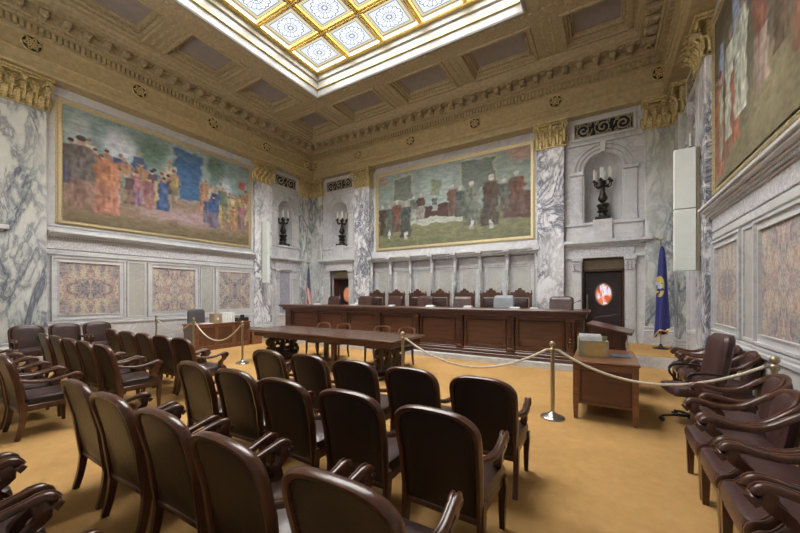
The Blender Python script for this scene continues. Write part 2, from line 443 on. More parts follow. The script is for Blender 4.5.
def bay(wall, T, u0, u1, d, zb, door):
    """One niche bay: doorway or slab below, cornice, arched niche, grille above."""
    uc = (u0 + u1) / 2; hw = .535 if door else .36; back = -.55; r = .47 if door else .38; top = 5.72 if door else 5.64
    b = MB(); b.T = T
    b.box((u0, back, 0), (uc - hw, d, 2.68)); b.box((uc + hw, back, 0), (u1, d, 2.68)); b.box((u0, back, 2.68), (u1, d, 3.71))
    arch_plate(b, u0, u1, 3.71, 6.95, uc, r, top - r, d, d - .05)
    b.box((u0, back, 3.7), (uc - r, d - .06, 6.94)); b.box((uc + r, back, 3.7), (u1, d - .06, 6.94)); b.box((u0, back, top + .02), (u1, d - .06, 6.94))
    b.build('niche_bay', M['stone'], wall)
    # apse of the niche
    b = MB(); b.T = T; pr = []
    n = 14; dep = .42
    vs = []; fs = []
    rows = [(r, 3.71), (r, top - r)] + [(r * math.cos(a), top - r + r * math.sin(a)) for a in [PI / 2 * i / 7 for i in range(1, 8)]]
    for rr, z in rows:
        for i in range(n + 1):
            a = PI * i / n; vs.append((uc + rr * math.cos(a), d - .04 - dep / r * max(rr, .001) * math.sin(a), z))
    for j in range(len(rows) - 1):
        for i in range(n): a = j * (n + 1) + i; fs.append((a, a + 1, a + n + 2, a + n + 1))
    b.add(vs, fs, True); b.build('niche', M['stone'], wall, flip=False)
    # lower order: pilasters, carved frieze, cornice
    b = MB(); b.T = T; c = MB(); c.T = T
    for s in (-1, 1):
        e = uc + s * hw; f = e + s * (.25 if door else .2)
        b.box((e, d - .1, zb), (f, d + .05, 2.68), .01); b.box((e - .015 * s, d, zb), (f + .02 * s, d + .08, zb + .16), .01)
        b.box((e + s * .05, d + .05, zb + .3), (f - s * .05, d + .062, 2.2), .004)
        c.box((e - .01 * s, d, 2.32), (f + .01 * s, d + .08, 2.60), .01); b.box((e - s * .03, d, 2.60), (f + s * .03, d + .12, 2.68), .01)
        for k in range(3): leaf(c, T if False else (lambda p: p), e + (f - e) * (k + .5) / 3, 2.33, .24, .09, d + .075, .06, .01)
    c.box((uc - hw - .22, d, 2.76), (uc + hw + .22, d + .06, 2.97), .01)
    stepcorn(b, u0 + .06, u1 - .06, d, 0, [(.07, 2.68, 2.76), (.09, 2.97, 3.02), (.15, 3.05, 3.10), (.22, 3.10, 3.20)])
    x = u0 + .06
    while x < u1 - .08: b.box((x, d, 3.02), (x + .035, d + .13, 3.05)); x += .06
    # pedestal zone and niche surround
    b.box((u0 + .04, d, 3.2), (u1 - .04, d + .05, 3.66), .01); b.box((u0, d, 3.64), (u1, d + .09, 3.73), .01)
    for s in (-1, 1):
        e = uc + s * (r + .05); f = e + s * min(.30, (u1 - u0) / 2 - r - .08)
        b.box((e, d, 3.73), (f, d + .05, top - r - .08), .01); b.box((e + s * .06, d + .05, 3.95), (f - s * .06, d + .06, top - r - .2), .004)
        b.box((e - s * .03, d, top - r - .10), (f + s * .03, d + .09, top - r), .01); b.box((e - s * .02, d, 3.73), (f + s * .02, d + .08, 3.86), .01)
    for rr, th in ((r + .05, .035), (r + .16, .03), (r + .27, .02)):
        if uc + rr > u1: continue
        path = [(uc + rr * math.cos(PI - PI * i / 20), d + .02, top - r + rr * math.sin(PI - PI * i / 20)) for i in range(21)]
        b.sweep([T(p) for p in path], [(-th, -.03), (th, -.03), (th, .03), (-th, .03)], up=T((0, 1, 0)) - T((0, 0, 0))) if False else None
        bt = b.T; b.T = None
        b.sweep([T(p) for p in path], [(-th, -.02), (th, -.02), (th * .7, .03), (-th * .7, .03)], up=T((0, 1, 0)) - T((0, 0, 0)), smooth=False); b.T = bt
    kz = top + .02
    b.add([(uc - .05, d, kz), (uc + .05, d, kz), (uc + .08, d, kz + .27), (uc - .08, d, kz + .27), (uc - .05, d + .12, kz), (uc + .05, d + .12, kz), (uc + .08, d + .14, kz + .27), (uc - .08, d + .14, kz + .27)],
          [(0, 1, 2, 3), (4, 5, 6, 7), (0, 1, 5, 4), (1, 2, 6, 5), (2, 3, 7, 6), (3, 0, 4, 7)])
    b.box((u0 + .04, d, 6.04), (u1 - .04, d + .07, 6.12), .01)
    gz0, gz1 = 6.26, 6.70; gw = min((u1 - u0) / 2 - .22, .74)
    for a in ((uc - gw - .07, gz0 - .07, uc + gw + .07, gz0), (uc - gw - .07, gz1, uc + gw + .07, gz1 + .07), (uc - gw - .07, gz0, uc - gw, gz1), (uc + gw, gz0, uc + gw + .07, gz1)):
        b.box((a[0], d, a[1]), (a[2], d + .05, a[3]), .008)
    for s in (-1, 1):     # spandrel bosses
        cu = uc + s * (r + .19)
        if abs(cu - uc) < (u1 - u0) / 2 - .1:
            bt = b.T; b.T = None; b.tube([T((cu + .06 * math.cos(a), d + .01, top + .1 + .06 * math.sin(a))) for a in [i * PI / 6 for i in range(12)]], .015, 5, closed=True, up=T((0, 1, 0)) - T((0, 0, 0))); b.T = bt
    b.build('niche_surround', M['stone'], wall); c.build('carved_frieze', M['stone_carved'], wall)
    return uc, gz0, gz1, gw, hw, top
def grille(T, uc, z0, z1, gw, d, label):
    b = MB(); g = thing('ventilation_grille', T((uc, d, z0)), 0, label, 'grille', None)
    b.T = lambda p: T(p) - T((uc, d, z0))
    b.box((uc - gw, d + .002, z0), (uc + gw, d + .008, z1)); b.build('gap_shade_sheet', M['void'], g)  # flat dark sheet stands in for shade behind the scrollwork
    b = MB(); f = lambda p: T(p) - T((uc, d, z0)); up = T((0, 1, 0)) - T((0, 0, 0))
    b.T = f
    for a in ((uc - gw, z0, uc + gw, z0 + .025), (uc - gw, z1 - .025, uc + gw, z1), (uc - gw, z0, uc - gw + .025, z1), (uc + gw - .025, z0, uc + gw, z1)): b.box((a[0], d + .01, a[1]), (a[2], d + .04, a[3]))
    b.T = None
    n = round(2 * gw / (z1 - z0)); st = 2 * gw / n; zc = (z0 + z1) / 2
    for k in range(n):
        cu = uc - gw + st * (k + .5); sg = 1 if k % 2 else -1
        for r, tr in ((st * .46, 1.6), (st * .2, .9)):
            b.tube([f((p[0], d + .03, p[1])) for p in spiral((cu, zc), r, tr, 26, sg, PI / 2 * k, .3)], .017, 5, up=up)
        for a in range(4):
            aa = PI / 4 + a * PI / 2
            b.tube([f((p[0], d + .03, p[1])) for p in spiral((cu + st * .42 * math.cos(aa), zc + st * .42 * math.sin(aa)), st * .13, 1.2, 10, sg, aa)], .013, 5, up=up)
    b.build('scrollwork', M['grille'], g)
    return g
NT = [2]
def pilaster(T, u0, u1, d, mat, zb=0.):
    NT[0] += 1; t = struct('trim_%d' % NT[0])
    b = MB(); b.T = T; b.box((u0, -.55, zb + .5), (u1, d, 6.1), .012); b.build('shaft', mat, t)
    b = MB(); b.T = T; b.box((u0 - .05, -.3, 0), (u1 + .05, d + .06, zb + .34), .015); b.box((u0 - .04, -.3, zb + .34), (u1 + .04, d + .05, zb + .40), .02)
    b.box((u0 - .02, -.3, zb + .40), (u1 + .02, d + .03, zb + .44)); b.box((u0 - .03, -.3, zb + .44), (u1 + .03, d + .04, zb + .50), .02)
    b.build('base', M['stone'], t)
    capital(t, T, u0, u1, d)
    return t
def ringframe(b, u0, u1, z0, z1, steps):
    # rectangular moulding: steps = (inset_outer, inset_inner, d0, d1)
    for (o, i, d0, d1) in steps:
        b.box((u0 + o, d0, z0 + o), (u1 - o, d1, z0 + i)); b.box((u0 + o, d0, z1 - i), (u1 - o, d1, z1 - o))
        b.box((u0 + o, d0, z0 + i), (u0 + i, d1, z1 - i)); b.box((u1 - i, d0, z0 + i), (u1 - o, d1, z1 - i))

def side_wall(T, name, left):
    wl = struct(name)
    b = MB(); b.T = T
    b.box((YF, -.85, 0), (YB + .6, -.56, 9)); b.box((2.6, -.6, 0), (8.4, 0, 7.0)); b.box((YF, -.6, 6.94), (YB, 0, 8.6))
    b.build('wall_core', M['stone'], wl)
    b = MB(); b.T = T; c = MB(); c.T = T
    U0, U1 = 2.62, 8.38
    # wainscot base, cap rail, ledge
    b.box((U0, 0, 0), (U1, .14, .16), .01); b.box((U0, 0, .16), (U1, .10, .24), .02); b.box((U0, 0, .24), (U1, .05, .80)); b.box((U0, 0, .80), (U1, .09, .88), .02); b.box((U0, 0, .88), (U1, .07, .93), .01)
    b.box((U0, 0, 2.62), (U1, .05, 2.74), .01)
    c.box((U0, 0, 2.76), (U1, .05, 3.0), .008)
    stepcorn(b, U0, U1, 0, 0, [(.08, 3.0, 3.03), (.15, 3.07, 3.11), (.22, 3.11, 3.15), (.26, 3.15, 3.20), (.1, 3.2, 3.24)], False)
    x = U0
    while x < U1: b.box((x, 0, 3.03), (x + .03, .12, 3.07)); x += .055
    b.box((U0, 0, 3.34), (U1, .03, 3.38)); b.box((U0, 0, 6.63), (U1, .06, 6.70), .01); b.box((U0, 0, 6.70), (U1, .03, 6.86))
    NP = [('a', 3.47), ('b', 5.55), ('c', 7.62)]
    for k, (_, uc) in enumerate(NP):
        ringframe(b, uc - .76, uc + .76, .95, 2.58, [(0, .035, 0, .07), (.035, .12, 0, .035), (.12, .14, 0, .055)])
        p = MB(); p.T = T; p.box((uc - .63, 0, 1.08), (uc + .63, .018, 2.45)); p.build('marble_panel', M['breccia'][k if left else 2 - k], wl)
    for uc in (4.51, 6.585):
        ringframe(b, uc - .235, uc + .235, .95, 2.58, [(0, .045, 0, .045)])
        p = MB(); p.T = T; p.box((uc - .19, 0, .99), (uc + .19, .02, 2.54)); p.build('marble_strip', M['tan_marble'], wl)
    b.build('wainscot', M['stone'], wl); c.build('carved_frieze', M['stone_carved'], wl)
    for (u0, u1) in ((9.18, 10.72), (.28, 1.82)):
        uc, g0, g1, gw, hw, top = bay(wl, T, u0, u1, .03, 0, False)
        p = MB(); p.T = T; p.box((uc - hw, -.3, 0), (uc + hw, -.02, 2.68)); p.build('grey_slab', M['grey_panel'], wl)
        b = MB(); b.T = T; ringframe(b, uc - hw, uc + hw, .75, 2.68, [(0, .06, -.05, .03), (.06, .09, -.05, .0)]); b.box((uc - hw, -.1, 0), (uc + hw, .05, .75)); b.box((uc - hw - .1, 0, 0), (uc + hw + .1, .12, .2), .02); b.box((uc - hw - .1, 0, .70), (uc + hw + .1, .09, .78), .02)
        b.build('slab_frame', M['stone'], wl)
        side = 'left' if left else 'right'
        if left or u0 > 5:
            near = u0 < 5
            grille(T, uc, g0, g1, gw, .03, 'gilt scrollwork grille on the %s wall above the %s niche' % (side, 'near' if near else 'far corner') )
    for u0, u1 in ((8.39, 9.18), (1.82, 2.61)): pilaster(T, u0, u1, .15, M['vein'] if u0 > 5 else M['vein_green'])
    pilaster(T, 10.72, YB - .02, .20, M['vein_green'])
    pilaster(T, YF, .28, .20, M['vein_green'])
    return wl
wall_left = side_wall(TL, 'wall_left', True)
wall_right = side_wall(TR, 'wall_right', False)

# wall behind the camera
wf = struct('wall_front'); b = MB(); b.box((XL - .5, YF - .35, 0), (XR + .5, YF - .02, 9)); b.build('wall_core', M['stone'], wf)

# back wall
wb_ = struct('wall_back'); T = TB
b = MB(); b.T = T
b.box((XL - .3, -.85, 0), (XR + .3, -.56, 9)); b.box((-8.4, -.6, 0), (-1.7, 0, 7)); b.box((XL, -.6, 6.94), (XR, 0, 8.6))
b.build('wall_core', M['stone'], wb_)
b = MB(); b.T = T
b.box((-8.3, 0, .25), (-1.8, .12, .45), .02); b.box((-8.3, 0, 3.12), (-1.8, .12, 3.36)); b.box((-8.3, 0, 2.60), (-1.8, .06, 2.68), .01)
b.box((-8.3, 0, 2.93), (-1.8, .30, 2.99), .01); b.box((-8.3, 0, 2.99), (-1.8, .36, 3.06), .01); b.box((-8.3, 0, 3.06), (-1.8, .42, 3.13), .01)
CU = [-8.26 + .918 * k for k in range(8)]
for k in range(7):
    a, c_ = CU[k] + .1, CU[k + 1] - .1
    ringframe(b, a, c_, .45, 2.60, [(0, .05, 0, .045), (.05, .11, 0, .02)])
b.build('wainscot', M['stone'], wb_)
for k in range(7):
    p = MB(); p.T = T; p.box((CU[k] + .21, 0, .56), (CU[k + 1] - .21, .012, 2.49)); p.build('marble_panel', M['tan_marble'], wb_)
for k in range(8):
    p = MB(); u = CU[k]; sh = MB()
    p.T = T; p.box((u - .085, 0, 2.93), (u + .085, .36, 3.0), .01); p.box((u - .1, 0, 3.0), (u + .1, .44, 3.14), .01)
    p.box((u - .065, 0, 2.86), (u + .065, .32, 2.93), .01); p.T = None
    p.T = lambda q: T((q[0], q[1], q[2])); p.lathe([(.05, 2.42), (.062, 2.44), (.055, 2.47), (.06, 2.6), (.075, 2.66), (.06, 2.70), (.07, 2.8), (.085, 2.86)], (u, .2, 0), 10)
    p.lathe([(.08, .25), (.08, .36), (.065, .40), (.07, .44), (.055, .48)], (u, .2, 0), 10)
    o = p.build('bracket_capital', M['stone_carved'], wb_)
    sh.T = T; sh.lathe([(.055, .45), (.055, 1.5), (.048, 2.43)], (u, .2, 0), 12); sh.build('colonette', M['vein_green'], wb_)
DN = 0
for (u0, u1, side) in ((-11.05, -9.06, 'left'), (-1.04, .95, 'right')):
    uc, g0, g1, gw, hw, top = bay(wb_, T, u0, u1, .15, .25, True)
    grille(T, uc, g0, g1, gw, .15, 'gilt scrollwork grille above the niche over the %s leather door' % side)
    DN += 1; dr = struct('door_%d' % DN)
    # reveal with transom, leather leaf with nailheads, oval window, handle
    b = MB(); b.T = T; b.box((uc - hw, -.50, 2.36), (uc + hw, -.2, 2.68)); b.build('transom', M['trans'], dr)
    b = MB(); b.T = T; b.box((uc - hw, -.5, .25), (uc - hw + .05, -.05, 2.36)); b.box((uc + hw - .05, -.5, .25), (uc + hw, -.05, 2.36)); b.box((uc - hw, -.5, 2.31), (uc + hw, -.05, 2.37)); b.build('door_frame', M['wood'], dr)
    b = MB(); b.T = T; b.box((uc - hw + .05, -.42, .26), (uc + hw - .05, -.34, 2.31), .01); lf = b.build('door_leaf', M['door'], dr)
    b = MB(); b.T = T
    for s in (-1, 1):
        z = .35
        while z < 2.28: b.lathe([(.0, .012), (.012, 0)], (0, 0, 0), 5) if False else b.box((uc + s * (hw - .10) - .009, -.345, z - .009), (uc + s * (hw - .10) + .009, -.33, z + .009), .004); z += .07
    b.build('nailheads', M['brass'], lf)
    b = MB(); up = T((0, 1, 0)) - T((0, 0, 0)); E = [(uc + .02 + .215 * math.cos(a), 1.62 + .33 * math.sin(a)) for a in [i * PI / 14 for i in range(28)]]
    b.tube([T((p[0], -.335, p[1])) for p in E], .022, 6, closed=True, up=up); ow = b.build('oval_window', M['brass'], lf)
    mo, nt, bs = newmat('amber_reflection_glass_%s' % side)
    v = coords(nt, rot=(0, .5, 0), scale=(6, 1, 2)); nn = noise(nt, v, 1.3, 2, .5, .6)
    cc = ramp(nt, nn, [(.42, (.50, .11, .04)), (.5, (.75, .22, .08)), (.56, (.62, .62, .85)), (.63, (.85, .88, 1.)), (.7, (.55, .12, .06))]) if side == 'right' else ramp(nt, nn, [(.3, (.40, .13, .06)), (.7, (.55, .22, .12))])  # orange reflection and its pale streak painted into the pane colour
    nt.links.new(cc, bs.inputs['Base Color']); nt.links.new(cc, bs.inputs['Emission Color']); bs.inputs['Emission Strength'].default_value = .55; setin(bs, Roughness=.15)  # added glow keeps the painted reflection bright, the pane is no lamp
    b = MB(); b.add([T((p[0], -.338, p[1])) for p in E], [tuple(range(28))]); b.build('pane', mo, ow)
    b = MB(); b.T = T; b.box((uc - hw + .09, -.34, 1.15), (uc - hw + .15, -.325, 1.62), .006); b.tube([T((uc - hw + .12, -.34, 1.25)), T((uc - hw + .12, -.28, 1.27)), T((uc - hw + .12, -.28, 1.50)), T((uc - hw + .12, -.34, 1.52))], .012, 6) if False else b.box((uc - hw + .11, -.33, 1.28), (uc - hw + .13, -.27, 1.52), .008)
    b.build('handle', M['brass'], lf)
for u0, u1 in ((-9.06, -8.30), (-1.80, -1.04)): pilaster(T, u0, u1, .38, M['vein'], .25)
for u0, u1 in ((XL + .02, -11.05), (.95, XR - .02)): pilaster(T, u0, u1, .25, M['vein_green'], .25)

# ------------------------------------------------------------------ entablature round the three walls
ent = struct('trim_2')
def ringprof(name, prof, mat, parent):
    b = MB(); k = len(prof); vs = []
    for cx, cy, sx, sy in ((XL, YF, 1, 0), (XL, YB, 1, -1), (XR, YB, -1, -1), (XR, YF, -1, 0)):
        for d, z in prof: vs.append((cx + sx * d, cy + sy * d, z))
    fs = []
    for j in range(3):
        for i in range(k - 1): fs.append((j * k + i, j * k + i + 1, (j + 1) * k + i + 1, (j + 1) * k + i))
    b.add(vs, fs); return b.build(name, mat, parent)
ringprof('architrave', [(-.1, 6.86), (.42, 6.86), (.44, 6.90), (.44, 6.95), (.40, 6.97), (.40, 7.06), (.43, 7.08), (.43, 7.17), (.47, 7.20), (.47, 7.24), (.40, 7.28)], M['plaster_gold'], ent)
ringprof('frieze', [(.40, 7.28), (.40, 7.62), (.45, 7.66)], M['plaster_gold'], ent)
ringprof('cornice', [(.45, 7.66), (.50, 7.67), (.50, 7.86), (.60, 7.90), (.62, 7.96), (.66, 7.98), (.66, 8.16), (.98, 8.17), (.98, 8.24), (1.02, 8.26), (1.04, 8.32), (1.10, 8.36), (1.12, 8.43)], M['plaster_dark'], ent)
b = MB(); bd = MB(); mo = MB(); rr = MB()
for T, a0, a1 in ((TL, YF, YB - .5), (TR, YF, YB - .5), (TB, XL + .5, XR - .5)):
    b.T = bd.T = mo.T = rr.T = T
    x = a0
    while x < a1: b.box((x, .48, 7.70), (x + .062, .58, 7.85)); x += .105
    x = a0
    while x < a1:
        bd.add([(x, .62, 7.90), (x + .05, .62, 7.90), (x + .025, .655, 7.93), (x, .62, 7.96), (x + .05, .62, 7.96)], [(0, 1, 2), (1, 4, 2), (4, 3, 2), (3, 0, 2)]); x += .066
    x = a0 + .15
    while x < a1 - .1:
        mo.box((x, .64, 8.00), (x + .15, .93, 8.13), .03); mo.box((x - .015, .64, 8.13), (x + .165, .96, 8.17))
        mo.box((x + .02, .86, 7.96), (x + .13, .94, 8.06), .03); mo.box((x + .01, .68, 7.95), (x + .14, .75, 8.02), .03)
        for q in range(3): mo.box((x + .03 + q * .035, .70, 7.985), (x + .05 + q * .035, .90, 8.0), .004)
        rr.lathe([(.075, 8.150), (.075, 8.165)], (x + .27, .80, 0), 10); rr.lathe([(.045, 8.13), (.02, 8.155)], (x + .27, .80, 0), 8); x += .39
b.build('dentils', M['plaster_gold'], ent); bd.build('bead_moulding', M['plaster_gold'], ent); mo.build('modillions', M['plaster_dark'], ent); rr.build('soffit_bosses', M['plaster_dark'], ent)
for k in range(6):
    u = .17 + 2.133 * k
    if u < 11.3:
        rosette(ent, TL, u, 7.46, .40, .19)
        if u > 4: rosette(ent, TR, u, 7.46, .40, .19)
for k in range(6): rosette(ent, TB, -11.35 + 2.52 * k, 7.46, .40, .19)

# ------------------------------------------------------------------ ceiling, coffers, skylight
cl = struct('ceiling')
SX0, SX1, SY0, SY1 = -8.44, -1.66, 2.54, 8.46
cof = []
for cx in (-9.92, -7.5, -5.05, -2.6, -.18):
    for cy in (9.76, 1.24):
        hw_ = .68 if cx in (-9.92, -.18) else .88
        cof.append((cx - hw_, cy - .62, cx + hw_, cy + .62))
for cy in (7.6, 5.5, 3.4):
    for cx in (-9.92, -.18): cof.append((cx - .68, cy - .74, cx + .68, cy + .74))
xs = sorted({XL - .5, XR + .5, SX0, SX1} | {c[0] for c in cof} | {c[2] for c in cof}); ys = sorted({YF - .1, YB + .5, SY0, SY1} | {c[1] for c in cof} | {c[3] for c in cof})
b = MB()
for i in range(len(xs) - 1):
    for j in range(len(ys) - 1):
        cx, cy = (xs[i] + xs[i + 1]) / 2, (ys[j] + ys[j + 1]) / 2
        if SX0 < cx < SX1 and SY0 < cy < SY1: continue
        if any(c[0] < cx < c[2] and c[1] < cy < c[3] for c in cof): continue
        b.add([(xs[i], ys[j], ZC), (xs[i + 1], ys[j], ZC), (xs[i + 1], ys[j + 1], ZC), (xs[i], ys[j + 1], ZC)], [(3, 2, 1, 0)])
b.build('coffered_ceiling', M['plaster_dark'], cl, flip=False)
b = MB(); b.box((XL - .8, YF - .5, 8.95), (SX0 - .2, YB + .8, 9.0)); b.box((SX1 + .2, YF - .5, 8.95), (XR + .8, YB + .8, 9.0)); b.box((SX0 - .2, YF - .5, 8.95), (SX1 + .2, SY0 - .2, 9.0)); b.box((SX0 - .2, SY1 + .2, 8.95), (SX1 + .2, YB + .8, 9.0))
b.build('roof_slab', M['void'], cl)
def rectring(b, x0, y0, x1, y1, prof, smooth=False):
    # prof: (inset, z)
    k = len(prof); vs = []
    for cx, cy, sx, sy in ((x0, y0, 1, 1), (x1, y0, -1, 1), (x1, y1, -1, -1), (x0, y1, 1, -1)):
        for d, z in prof: vs.append((cx + sx * d, cy + sy * d, z))
    b.add(vs, [(j * k + i, j * k + i + 1, ((j + 1) % 4) * k + i + 1, ((j + 1) % 4) * k + i) for j in range(4) for i in range(k - 1)], smooth)
for c in cof:
    b = MB(); rectring(b, *c, [(-.10, ZC), (-.09, ZC - .03), (-.03, ZC - .035), (0, ZC - .01), (0, ZC + .06), (.05, ZC + .08), (.06, ZC + .12), (.12, ZC + .13), (.13, ZC + .18), (.16, ZC + .19), (.16, ZC + .24)])
    x = c[0] + .09
    while x < c[2] - .1:
        for yy in (c[1] + .07, c[3] - .12): b.box((x, yy, ZC + .09), (x + .05, yy + .05, ZC + .125))
        x += .09
    y = c[1] + .09
    while y < c[3] - .1:
        for xx in (c[0] + .07, c[2] - .12): b.box((xx, y, ZC + .09), (xx + .05, y + .05, ZC + .125))
        y += .09
    o = b.build('coffer', M['plaster_dark'], cl)
    b = MB(); b.box((c[0] + .15, c[1] + .15, ZC + .225), (c[2] - .15, c[3] - .15, ZC + .27)); b.build('coffer_panel', M['coffer'], o)
# beam guilloche ornament
b = MB()
def bead(x, y, r=.05): b.lathe([(r, ZC), (r * .8, ZC - .02), (r * .4, ZC - .012), (.004, ZC - .03)], (x, y, 0), 6)
x = XL + 1.3
while x < XR - 1.2:
    for y in (SY1 + .2, SY0 - .2): bead(x, y, .06)
    x += .15
y = SY0 - .1
while y < SY1 + .1:
    for x in (SX0 - .32, SX1 + .32): bead(x, y, .06)
    y += .15
for cx in (-8.83, -6.28, -3.82, -1.27):
    for (ya, yb) in ((9.1, 10.4),):
        y = ya
        while y < yb:
            for q in (-.1, .1): bead(cx + q, y, .05)
            y += .12
for cx in (-9.92, -.18):
    for yy in (8.72, 6.55, 4.45):
        x = cx - .6
        while x < cx + .6:
            for q in (-.08, .08): bead(x, yy + q, .045)
            x += .12
b.build('beam_ornament', M['plaster_dark'], cl)
# light well and skylight
sk = struct('window_1')
b = MB(); rectring(b, SX0, SY0, SX1, SY1, [(-.06, ZC), (-.05, ZC - .05), (.0, ZC - .06), (.02, ZC - .02), (.02, ZC + .18), (.05, ZC + .20), (.05, ZC + .24), (.03, ZC + .26), (.03, ZC + .44), (.07, ZC + .46), (.07, ZC + .50), (.04, ZC + .53), (.04, ZC + .76)])
b.build('light_well', M['cream'], sk)
b = MB(); rectring(b, SX0, SY0, SX1, SY1, [(.0, ZC + .68), (.12, ZC + .68), (.15, ZC + .72), (.13, ZC + .80), (.0, ZC + .84)])
for zz in (.19, .45): rectring(b, SX0, SY0, SX1, SY1, [(.02, ZC + zz), (.07, ZC + zz + .01), (.07, ZC + zz + .03), (.02, ZC + zz + .05)])
b.build('gilt_rim', M['gilt_bright'], sk)
gx0, gx1, gy0, gy1 = SX0 + .12, SX1 - .12, SY0 + .12, SY1 - .12; ZG = ZC + .80
nx = ny = 5; px, py = (gx1 - gx0) / nx, (gy1 - gy0) / ny
b = MB()
for i in range(1, nx): x = gx0 + px * i; b.box((x - .075, gy0, ZG - .05), (x + .075, gy1, ZG + .05), .02); b.box((x - .035, gy0, ZG - .09), (x + .035, gy1, ZG - .04), .015)
for j in range(1, ny): y = gy0 + py * j; b.box((gx0, y - .075, ZG - .051), (gx1, y + .075, ZG + .05), .02); b.box((gx0, y - .035, ZG - .091), (gx1, y + .035, ZG - .04), .015)
b.build('glazing_bars', M['gilt_bright'], sk)
for i in range(nx):
    for j in range(ny):
        x0, y0 = gx0 + px * i + .06, gy0 + py * j + .06; x1, y1 = x0 + px - .12, y0 + py - .12
        b = MB(); b.add([(x0, y0, ZG), (x1, y0, ZG), (x1, y1, ZG), (x0, y1, ZG)], [(3, 2, 1, 0)]); b.build('pane', M['pane'], sk, flip=False)

# ------------------------------------------------------------------ murals (plain stand-ins: soft fields and standing shapes in the same colours)
import numpy as np
def mural(T, u0, u1, z0, z1, flip, seed, fields, figs, label, d=.05):
    NX, NY = 300, 170; fw = .13
    rng = np.random.RandomState(seed)
    def vn(nx, ny):
        g = rng.rand(ny + 2, nx + 2); X = np.linspace(0, nx, NX + 1)[:, None] * np.ones((1, NY + 1)); Y = np.linspace(0, ny, NY + 1)[None, :] * np.ones((NX + 1, 1))
        xi, yi = X.astype(int), Y.astype(int); fx, fy = X - xi, Y - yi; fx = fx * fx * (3 - 2 * fx); fy = fy * fy * (3 - 2 * fy)
        return (g[yi, xi] * (1 - fx) + g[yi, xi + 1] * fx) * (1 - fy) + (g[yi + 1, xi] * (1 - fx) + g[yi + 1, xi + 1] * fx) * fy
    S = np.linspace(0, 1, NX + 1)[:, None] * np.ones((1, NY + 1)); Tt = np.linspace(0, 1, NY + 1)[None, :] * np.ones((NX + 1, 1))
    w1, w2, w3 = vn(14, 8), vn(50, 28), vn(14, 8)
    Sw = S + (w1 - .5) * .03 + (w2 - .5) * .012; Tw = Tt + (w3 - .5) * .05 + (vn(50, 28) - .5) * .02
    C = np.zeros((NX + 1, NY + 1, 3)) + .3
    def put(mask, col): C[:] = C * (1 - mask[..., None]) + np.array(col) * mask[..., None]
    for f in fields:
        if f[0] == 'r':
            _, a, b_, c, e, s, col = f
            k = np.clip((Sw - a) / s + .5, 0, 1) * np.clip((c - Sw) / s + .5, 0, 1) * np.clip((Tw - b_) / s + .5, 0, 1) * np.clip((e - Tw) / s + .5, 0, 1)
        else:
            _, a, b_, c, e, s, col = f
            q = np.sqrt(((Sw - a) / c) ** 2 + ((Tw - b_) / e) ** 2); k = np.clip((1 - q) / s, 0, 1)
        put(k, col)
    w5, w6 = vn(90, 20), vn(36, 50)
    for (cx, base, h, col, head, skin) in figs:
        wd = h * .105; lean = (rng.rand() - .5) * .25; tt = np.clip((Tt - base) / h, 0, 1); ctr = cx + lean * (tt - .5) * wd * 2
        prof = .95 - .25 * tt + .18 * np.exp(-((tt - .68) / .12) ** 2)
        q = np.abs(S + (w2 - .5) * .02 - ctr) / (wd * prof)
        k = np.clip((1 - q) * 4, 0, 1) * (Tt > base) * np.clip((base + h * .86 - Tt) * 60, 0, 1)
        c2_ = np.array(figs[rng.randint(len(figs))][3]); top = (tt > (.38 + .2 * rng.rand()))[..., None]
        cc_ = np.where(top, np.array(col), .65 * np.array(col) + .35 * c2_)
        fold = (.62 + .75 * w5) * (.8 + .4 * np.clip((S - ctr) / wd * .5 + .5, 0, 1)); C[:] = C * (1 - k[..., None]) + cc_ * fold[..., None] * k[..., None]
        hx = cx + lean * .4 * wd * 2
        q = np.sqrt(((S - hx) / (h * .030)) ** 2 + ((Tt - base - h * .915) / (h * .062)) ** 2); put(np.clip((1 - q) * 4, 0, 1), skin)
        if rng.rand() < .6: q = np.sqrt(((S - hx) / (h * .034)) ** 2 + ((Tt - base - h * .95) / (h * .045)) ** 2); put(np.clip((1 - q) * 4, 0, 1), (.52, .49, .44) if seed == 5 else [c * .5 for c in col])
    C *= (.80 + .4 * w6)[..., None]
    C *= (.88 + .24 * vn(110, 62))[..., None]; lum = C.mean(axis=2, keepdims=True); C[:] = lum + (C - lum) * .82
    a0, a1, b0, b1 = u0 + fw, u1 - fw, z0 + fw, z1 - fw
    vs = []
    for i in range(NX + 1):
        s = i / NX; u = (a1 + (a0 - a1) * s) if flip else (a0 + (a1 - a0) * s)
        for j in range(NY + 1): vs.append(tuple(T((u, d + .01, b0 + (b1 - b0) * j / NY))))
    fs = [(i * (NY + 1) + j, i * (NY + 1) + j + 1, (i + 1) * (NY + 1) + j + 1, (i + 1) * (NY + 1) + j) for i in range(NX) for j in range(NY)]
    base = T(((u0 + u1) / 2, d, z0)); root = thing('mural', base, 0, label, 'painting', None)
    me = D.meshes.new('canvas'); me.from_pydata([tuple(Vector(v) - base) for v in vs], [], fs); me.materials.append(M['oil'])
    at = me.color_attributes.new('paint', 'FLOAT_COLOR', 'POINT'); cc = np.ones(((NX + 1) * (NY + 1), 4), dtype=np.float32); cc[:, :3] = np.clip(C.reshape(-1, 3), 0, 1); at.data.foreach_set('color', cc.ravel())
    o = D.objects.new('canvas', me); COL.objects.link(o); o.parent = root
    b = MB(); b.T = lambda p: T(p) - base
    ringframe(b, u0, u1, z0, z1, [(0, .03, -.05, .02), (.03, .07, -.05, .07), (.07, .10, -.05, .05), (.10, .13, -.05, .03)])
    x = u0 + .04
    while x < u1 - .06:
        for zz in (z0 + .05, z1 - .05): b.box((x, .06, zz - .012), (x + .03, .082, zz + .012))
        x += .05
    z = z0 + .05
